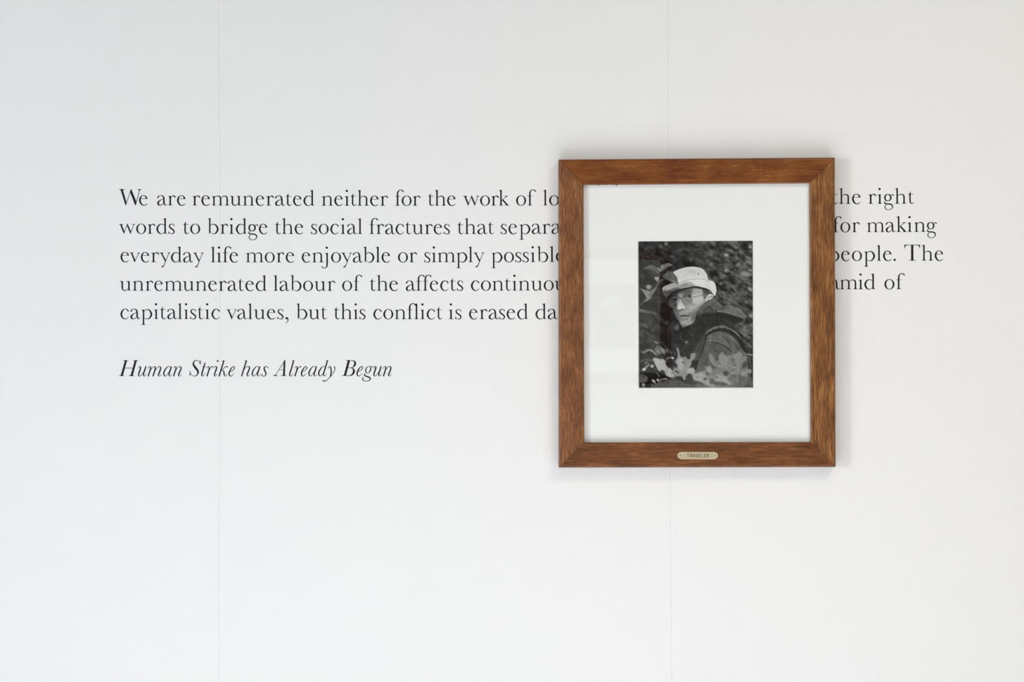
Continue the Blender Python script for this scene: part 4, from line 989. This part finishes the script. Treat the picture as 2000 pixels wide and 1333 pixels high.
pg(cH, [(1470, 540), (1540, 600), (1540, 760), (1500, 720)], 58, .7, .8); pg(cH, [(1500, 900), (1545, 860), (1545, 1120), (1490, 1080)], 62, .8, .8)
ln(cH, [(0, 1250, 30), (300, 1270, 34), (700, 1280, 20)], 128, .8, .7)
# streaks and gaps that break up the blurred leaves
_q = np.random.RandomState(21)
for k in range(46):
    x, y = 430 + 620 * _q.rand(), 560 + 480 * _q.rand(); an = 0.9 + 0.5 * _q.randn(); L2 = 30 + 60 * _q.rand()
    v = 205 if _q.rand() < .55 else 96
    ln(cG, [(x, y, 5), (x + L2 * .5 * math.cos(an), y + L2 * .5 * math.sin(an), 14 + 12 * _q.rand()), (x + L2 * math.cos(an), y + L2 * math.sin(an), 5)], v, .55, .5)
for k in range(60):
    x, y = 60 + 1420 * _q.rand(), 720 + 520 * _q.rand(); an = 0.5 + 0.6 * _q.randn(); L2 = 40 + 90 * _q.rand()
    v = 176 if _q.rand() < .5 else 84
    ln(cH, [(x, y, 6), (x + L2 * .5 * math.cos(an), y + L2 * .5 * math.sin(an), 16 + 20 * _q.rand()), (x + L2 * math.cos(an), y + L2 * math.sin(an), 6)], v, .9, .38)
for x0, y0, x1, y1 in ((180, 300, 210, 380), (240, 270, 290, 345), (330, 270, 400, 350), (420, 250, 500, 400), (540, 210, 600, 380), (610, 230, 650, 400), (680, 280, 720, 410), (740, 310, 790, 420), (840, 340, 900, 440), (940, 360, 1000, 480)):
    ln(cG, [(x0, y0, 10), ((x0 + x1) / 2 + 8, (y0 + y1) / 2, 26), (x1, y1, 12)], 150, .8, .5)
# eyes, brows and lips once more, crisp
ln(cB, [(900, 135, 10), (950, 120, 18), (1000, 150, 10)], 40, .3, .9); bl(cB, 955, 160, 26, 24, 26, .35, .95); bl(cB, 905, 172, 16, 10, 190, .3, .8); bl(cB, 944, 150, 6, 5, 210, .2, .9)
ln(cB, [(430, 225, 10), (480, 212, 16), (530, 232, 10)], 34, .3, .9); bl(cB, 478, 248, 24, 20, 26, .35, .95); bl(cB, 440, 262, 12, 8, 120, .3, .8)
ln(cB, [(640, 80, 26), (700, 40, 34), (860, 20, 40), (1010, 60, 30)], 84, .9, .5)
ln(cB, [(560, 260, 16), (575, 400, 18), (560, 540, 16)], 236, .6, .7); bl(cB, 770, 520, 34, 30, 232, .8, .7); bl(cB, 620, 500, 40, 60, 222, 1.2, .6)
ln(cB, [(600, 620, 16), (650, 640, 26), (690, 620, 14)], 84, .5, .7)
# local tone variation of the emulsion and lens
IMG *= 1 + (0.05 * oriented(2.4, 2.0, 0.3) + 0.035 * oriented(6, 5, 0.8)) * np.clip(1.45 - IMG / 160.0, 0.25, 1)
# film grain
IMG += gblur(_rs.randn(CH, CW), 0.7) * 4.0
IMG = np.where(IMG > 196, 196 + (IMG - 196) * 0.72, IMG)
IMG = np.where(IMG < 84, 84 - (84 - IMG) * 1.22, IMG)
IMG = np.clip(IMG, 18, 246)

def print_sheet(parent, to_world_inv, name='photograph', res=1.5, depth=-0.0005, flip=False):
    nx, nz_ = int((PX1 - PX0) * res), int((PY1 - PY0) * res)
    xs = np.linspace(PX0, PX1, nx + 1); ys = np.linspace(PY0, PY1, nz_ + 1)
    u = np.clip((xs - PX0) * SSX - .5, 0, CW - 1.001); v = np.clip((ys - PY0) * SSX - .5, 0, CH - 1.001)
    iu, iv = u.astype(int), v.astype(int); fu, fv = u - iu, v - iv
    A = IMG[np.ix_(iv, iu)] * np.outer(1 - fv, 1 - fu) + IMG[np.ix_(iv, iu + 1)] * np.outer(1 - fv, fu) + IMG[np.ix_(iv + 1, iu)] * np.outer(fv, 1 - fu) + IMG[np.ix_(iv + 1, iu + 1)] * np.outer(fv, fu)
    L_ = np.clip(lin(A) * PGAIN - PBLACK, 0.0015, 1.0)
    verts = np.zeros(((nx + 1) * (nz_ + 1), 3))
    gx, gy = np.meshgrid(xs, ys)
    pos = [to_world_inv @ P(a, b, 0.018) for a, b in ((PX0, PY0), (PX1, PY0), (PX0, PY1))]
    o, ex, ez = pos[0], pos[1] - pos[0], pos[2] - pos[0]
    fu2 = (gx - PX0) / (PX1 - PX0); fv2 = (gy - PY0) / (PY1 - PY0)
    for k in range(3): verts[:, k] = (o[k] + ex[k] * fu2 + ez[k] * fv2).ravel()
    idx = np.arange((nx + 1) * (nz_ + 1)).reshape(nz_ + 1, nx + 1)
    q = np.stack([idx[:-1, :-1], idx[1:, :-1], idx[1:, 1:], idx[:-1, 1:]], -1).reshape(-1, 4)
    me = bpy.data.meshes.new(name)
    me.vertices.add(len(verts)); me.vertices.foreach_set('co', verts.ravel().astype(np.float32))
    me.loops.add(q.size); me.loops.foreach_set('vertex_index', q.ravel().astype(np.int32))
    me.polygons.add(len(q)); me.polygons.foreach_set('loop_start', np.arange(0, q.size, 4, dtype=np.int32))
    me.update(calc_edges=True)
    at = me.color_attributes.new('print', 'FLOAT_COLOR', 'POINT')
    c = np.ones((len(verts), 4), np.float32); c[:, 0] = (L_ * 0.99).ravel(); c[:, 1] = (L_ * 1.0).ravel(); c[:, 2] = (L_ * 0.985).ravel()
    at.data.foreach_set('color', c.ravel())
    me.materials.append(M['print'])
    return link(bpy.data.objects.new(name, me), parent)
def print_mat():
    m, nt, b = new_mat('silver_print')
    a = N(nt, 'ShaderNodeAttribute'); a.attribute_name = 'print'
    nt.links.new(a.outputs['Color'], b.inputs['Base Color'])
    b.inputs['Roughness'].default_value = 0.6; b.inputs['Specular IOR Level'].default_value = 0.1
    return m
M['print'] = print_mat()
# ------------------------------------------------------------------ the framed picture
FD = 0.027            # how far the frame stands off the wall
TL, TR, BR, BL_ = (1091.0, 311.3), (1631.3, 307.4), (1633.0, 913.2), (1091.6, 914.4)
iTL, iTR, iBR, iBL = (1139.8, 360.8), (1582.0, 357.5), (1584.4, 864.4), (1141.2, 865.3)

def build_picture(name, label, main=True):
    cz = P(1362, 611)
    root = empty(name, (cz.x, 0.0, cz.z)); tag(root, label, 'framed picture')
    inv = Matrix.Translation((-cz.x, 0, -cz.z))
    def Q(p, d=FD): return inv @ P(p[0], p[1], d)
    o = [Q(TL), Q(TR), Q(BR), Q(BL_)]; n_ = [Q(iTL), Q(iTR), Q(iBR), Q(iBL)]
    # section across a rail: s = 0 outer edge .. 1 inner edge of the front face, d = distance off the wall
    r1, r2 = 0.0052, 0.0024
    wd = 0.0485
    sec = [(0.0, 0.0)]
    for k in range(6):
        a = k / 5 * PI / 2
        sec.append(((r1 - r1 * math.cos(a)) / wd, FD - r1 + r1 * math.sin(a)))
    for k in range(5):
        a = k / 4 * PI / 2
        sec.append((1 - (r2 - r2 * math.sin(a)) / wd, FD - r2 + r2 * math.cos(a)))
    sec.append((1.0, 0.0180)); sec.append((0.86, 0.0180)); sec.append((0.86, 0.0))
    specs = [('top', 0, 1, M['wood_top']), ('right', 1, 2, M['wood_side_b']), ('bottom', 2, 3, M['wood_bot']), ('left', 3, 0, M['wood_side'])]
    for nm, i, j, mat in specs:
        Oa, Ob, Na, Nb = o[i], o[j], n_[i], n_[j]
        mid = (Oa + Ob + Na + Nb) / 4
        ax = (Ob - Oa).normalized()
        ang = math.atan2(ax.z, ax.x)
        # local frame: X along the grain, Y into the wall, Z across
        R = Matrix.Rotation(-ang, 4, 'Y')
        base = Matrix.Translation(mid) @ R
        bi = base.inverted()
        gap = 0.0003
        verts, faces = [], []
        for (A, B, sgn) in ((Oa, Na, 1), (Ob, Nb, -1)):
            for s, d in sec:
                p = A.lerp(B, s) + ax * gap * sgn
                p = Vector((p.x, -d, p.z))
                verts.append(bi @ p)
        m = len(sec)
        for k in range(m):
            k2 = (k + 1) % m
            faces.append((k, k2, m + k2, m + k))
        faces.append(tuple(range(m))[::-1]); faces.append(tuple(range(m, 2 * m)))
        ob = mesh_obj('frame_rail' if nm in ('top', 'bottom') else 'frame_stile', verts, faces, mat, root)
        ob.matrix_local = base
        bm = bmesh.new(); bm.from_mesh(ob.data); bmesh.ops.recalc_face_normals(bm, faces=bm.faces); bm.to_mesh(ob.data); bm.free()
        tag(ob, {'top': 'smoother red-brown top rail with flowing figure', 'bottom': 'reddish oak bottom rail carrying the nameplate', 'left': 'streaky brown oak left stile', 'right': 'dark-flecked oak right stile'}[nm])
    def sheet(name, pts, d0, d1, mat, hole=None, bevel=None):
        """board between depths d0 (back) and d1 (front); optional opening"""
        bm = bmesh.new()
        f = [inv @ P(p[0], p[1], FD) for p in pts]
        def ring(ps, d): return [bm.verts.new((p.x, -d, p.z)) for p in ps]
        F, B = ring(f, d1), ring(f, d0)
        if hole:
            h = [inv @ P(p[0], p[1], 0.0180) for p in hole]
            HF, HB = ring(h, d1), ring(h, d0)
            for k in range(4):
                k2 = (k + 1) % 4
                bm.faces.new((F[k], F[k2], HF[k2], HF[k])); bm.faces.new((B[k2], B[k], HB[k], HB[k2]))
                bm.faces.new((HF[k], HF[k2], HB[k2], HB[k]))
        else:
            bm.faces.new(F[::-1]); bm.faces.new(B)
        for k in range(4):
            k2 = (k + 1) % 4
            bm.faces.new((F[k2], F[k], B[k], B[k2]))
        bmesh.ops.recalc_face_normals(bm, faces=bm.faces)
        return bm_obj(name, bm, mat, root)
    grow = 5.0
    ex = [(iTL[0] - grow, iTL[1] - grow), (iTR[0] + grow, iTR[1] - grow), (iBR[0] + grow, iBR[1] + grow), (iBL[0] - grow, iBL[1] + grow)]
    win = [(1247.0, 471.9), (1470.2, 470.6), (1470.9, 757.2), (1248.2, 757.8)]
    # mat board: front layer, and the bevelled white core round the window
    bvl = 1.6
    winf = [(win[0][0] - bvl, win[0][1] - bvl), (win[1][0] + bvl, win[1][1] - bvl), (win[2][0] + bvl, win[2][1] + bvl), (win[3][0] - bvl, win[3][1] + bvl)]
    zf, zb = 0.0172, 0.0154
    mb = sheet('mat_board', ex, zf - 0.0003, zf, M['mat'], winf)
    bm = bmesh.new()
    a = [inv @ P(p[0], p[1], zf) for p in winf]; b_ = [inv @ P(p[0], p[1], zb) for p in win]
    A = [bm.verts.new((p.x, -zf + 0.00002, p.z)) for p in a]; B = [bm.verts.new((p.x, -zb, p.z)) for p in b_]
    for k in range(4):
        k2 = (k + 1) % 4; bm.faces.new((A[k], A[k2], B[k2], B[k]))
    bmesh.ops.recalc_face_normals(bm, faces=bm.faces)
    bo = bm_obj('mat_bevel', bm, M['core'], mb); tag(bo, 'white bevelled edge round the window of the mat')
    for f_ in bo.data.polygons: pass
    ps = print_sheet(root, inv, res=(1.5 if main else 0.5))
    for v in ps.data.vertices: v.co.y = -0.0150
    sheet('backing_board', ex, 0.009, 0.0144, M['backing'])
    g = sheet('glass_pane', ex, 0.01740, 0.01760, M['glass'])
    # a single front skin keeps the pane's reflection crisp
    return root, inv

pic, inv = build_picture('framed_picture', 'wood-framed black and white portrait in a wide white mat, hanging over the wall text')

# dark crumbs of stain along the top rail's inner edge, lying against the glass
bm = bmesh.new()
_r = random.Random(3)
for x0, x1, h in ((1166, 1172, 2.2), (1172, 1180, 1.0), (1181, 1185, 1.6), (1190, 1197, 0.9), (1198, 1201, 1.8), (1203, 1207, 2.6)):
    n = 5; top = [inv @ P(x0 + (x1 - x0) * i / n, 360.2 - 0.007 * (x0 - 1140), 0.018) for i in range(n + 1)]
    bot = [inv @ P(x0 + (x1 - x0) * i / n, 361.0 + h * (0.35 + 0.65 * _r.random()) * math.sin(PI * (i + .4) / (n + .8)), 0.018) for i in range(n + 1)]
    T_ = [bm.verts.new((v.x, -0.0179, v.z)) for v in top]; B_ = [bm.verts.new((v.x, -0.0179, v.z)) for v in bot]
    T2 = [bm.verts.new((v.x, -0.0184, v.z)) for v in top]; B2 = [bm.verts.new((v.x, -0.0184, v.z)) for v in bot]
    for i in range(n):
        bm.faces.new((T2[i], T2[i + 1], B2[i + 1], B2[i])); bm.faces.new((B2[i], B2[i + 1], B_[i + 1], B_[i]))
bmesh.ops.recalc_face_normals(bm, faces=bm.faces)
tag(bm_obj('stain_crumbs', bm, simple('dried_stain', rgb(96, 60, 36), 0.7), pic), 'dark crumbs of dried stain along the inner edge', kind='stuff')

# nameplate
def plate(parent, inv):
    root = bpy.data.objects.new('nameplate', None); link(root, parent)
    d0 = FD + 0.0006
    c = inv @ P(1362.5, 890.2, FD)
    root.location = (c.x, -FD, c.z)
    root.rotation_euler = (0, math.radians(-0.12), 0)
    return root
bm = bmesh.new()
k = 0.98966
def plate_outline(hw, hh, cut, rr, n=10):
    pts = []
    # straight long edges, a small step inwards, then round ends
    for s in (1, -1):
        xs = hw - cut
        pts.append((s * xs, -s * hh))
        r = rr
        for i in range(n + 1):
            t = -PI / 2 + PI * i / n
            pts.append((s * (xs + 0.0004 + (cut - 0.0004) * math.cos(t)), s * r * math.sin(t)))
        pts.append((s * xs, s * hh))
    return pts
ol = plate_outline(0.0392, 0.0073, 0.0062, 0.0066)
def prism(name, ol, y0, y1, mat, parent, shrink=0.0):
    bm = bmesh.new()
    F = [bm.verts.new((x, -y1, z)) for x, z in ol]; B = [bm.verts.new((x, -y0, z)) for x, z in ol]
    bm.faces.new(F); bm.faces.new(B[::-1])
    n = len(ol)
    for i in range(n):
        j = (i + 1) % n; bm.faces.new((F[i], B[i], B[j], F[j]))
    bmesh.ops.recalc_face_normals(bm, faces=bm.faces)
    return bm_obj(name, bm, mat, parent)
c = inv @ P(1362.6, 890.4, FD)
npl = prism('nameplate', ol, 0.0, 0.0009, M['brass'], pic)
npl.location = (c.x, -FD + 0.0, c.z); npl.rotation_euler = (0, math.radians(0.15), 0)
tag(npl, 'small aged brass nameplate with clipped corners reading TRAVELER')
# raised rim inside
bm = bmesh.new()
ol2 = [(x * 0.965, z * 0.86) for x, z in ol]; ol1 = [(x * 0.995, z * 0.985) for x, z in ol]
A = [bm.verts.new((x, -0.0009, z)) for x, z in ol1]; B = [bm.verts.new((x * .985, -0.00125, z * .93)) for x, z in ol]; Cc = [bm.verts.new((x, -0.0009, z)) for x, z in ol2]
for i in range(len(ol)):
    j = (i + 1) % len(ol); bm.faces.new((A[i], A[j], B[j], B[i])); bm.faces.new((B[i], B[j], Cc[j], Cc[i]))
bmesh.ops.recalc_face_normals(bm, faces=bm.faces)
bm_obj('plate_rim', bm, M['brass'], npl)
# engraved capitals, plain sans, unit 0.1 mm
CAPW = 9.6
def bar(x0, y0, x1, y1, w_=CAPW): 
    dx, dy = x1 - x0, y1 - y0; l = math.hypot(dx, dy); nx, ny = -dy / l * w_ / 2, dx / l * w_ / 2
    return Y((x0 + nx, y0 + ny), (x0 - nx, y0 - ny), (x1 - nx, y1 - ny), (x1 + nx, y1 + ny))
HH = 68
CP = {
 'T': ([bar(0, HH - 5, 36, HH - 5), bar(18, 0, 18, HH)], 36),
 'R': ([bar(5, 0, 5, HH), S((5, HH - 5, CAPW), (24, HH - 5, CAPW), (36, HH - 10, CAPW), (40, HH - 20, CAPW), (35, HH - 32, CAPW), (22, HH - 36, CAPW), (5, HH - 36, CAPW), cap=False), bar(24, HH - 36, 42, 0)], 44),
 'A': ([bar(2, 0, 21, HH), bar(40, 0, 21, HH), bar(9, 20, 33, 20)], 42),
 'V': ([bar(2, HH, 21, 2), bar(40, HH, 21, 2)], 42),
 'E': ([bar(5, 0, 5, HH), bar(5, HH - 5, 36, HH - 5), bar(5, HH / 2, 32, HH / 2), bar(5, 5, 37, 5)], 37),
 'L': ([bar(5, 0, 5, HH), bar(5, 5, 34, 5)], 34),
}
# left edges measured along the plate (px)
TX = [1341.8, 1347.4, 1353.1, 1358.1, 1363.9, 1369.2, 1374.9, 1380.2]
for ch, px in zip('TRAVELER', TX):
    me = glyph_mesh('letter', CP[ch][0], M['brass_dark'], thick=0.00006, unit=0.0001)
    l = bpy.data.objects.new('letter', me); link(l, npl)
    l.location = ((px - 1362.6) * 0.00099, -0.00092, (890.4 - 893.9) * 0.00099)
for px in (1329.3, 1396.6):
    bm = bmesh.new(); bmesh.ops.create_uvsphere(bm, u_segments=16, v_segments=8, radius=0.00085)
    for v in bm.verts: v.co.y *= 0.55
    nl = bm_obj('nail', bm, M['nail'], npl, smooth=True)
    nl.location = ((px - 1362.6) * 0.00099, -0.0010, 0.0001)

# ------------------------------------------------------------------ opposite wall, seen only as a reflection in the glass
def opp(px, py):
    """point on the opposite wall whose reflection shows at px,py"""
    k_ = (D + HW) / D / 1000.0
    return Vector(((px - 1000) * k_, -HW, ZC - (py - 666.5) * k_))
p2, inv2 = build_picture('framed_picture', 'second wood-framed picture on the opposite wall, seen only as a dark reflection in the glass', main=False)
q = opp(1189.5, 617.5)
p2.location = (q.x, -HW, q.z); p2.rotation_euler = (0, 0, PI)
def opp_word(text, px_right, py, label, group, italic=False, pos=None):
    """text reads from the right of the picture to the left, mirrored"""
    s = opp(px_right, py)
    o = empty('word', s, (0, 0, PI)); tag(o, label, 'lettering', group)
    off = [a / 20000.0 for a in offsets(text)] if pos is None else [(a - pos[0]) / 1000.0 for a in pos]
    for ch, a in zip(text, off):
        l = bpy.data.objects.new('letter', gmesh(ch, italic)); l.location = (a, 0, 0); link(l, o)
    return off[-1]
GR = 'words on the opposite wall seen mirrored in the glass'
opp_word('Even', 1412.0, 521.3, 'mirrored word "Even" reflected over the hat in the portrait', GR)
opp_word('the', 1412 - 60.5 * .98, 521.3, 'mirrored word "the" reflected left of "Even"', GR)
opp_word('most', 1412 - 92, 521.3, 'mirrored word "most" reflected at the far left of its line', GR)
opp_word('scripts', 1412, 546.4, 'mirrored word "scripts" reflected just right of the hat', GR)
opp_word('of', 1412, 571.3, 'mirrored word "of" reflected right of the ear', GR)
opp_word('culture', 1412 - 24, 571.3, 'mirrored word "culture" reflected across the brow', GR)
opp_word('Human', 1411, 619.2, 'mirrored italic word "Human" reflected on the coat collar', GR, True, IT[0][1])
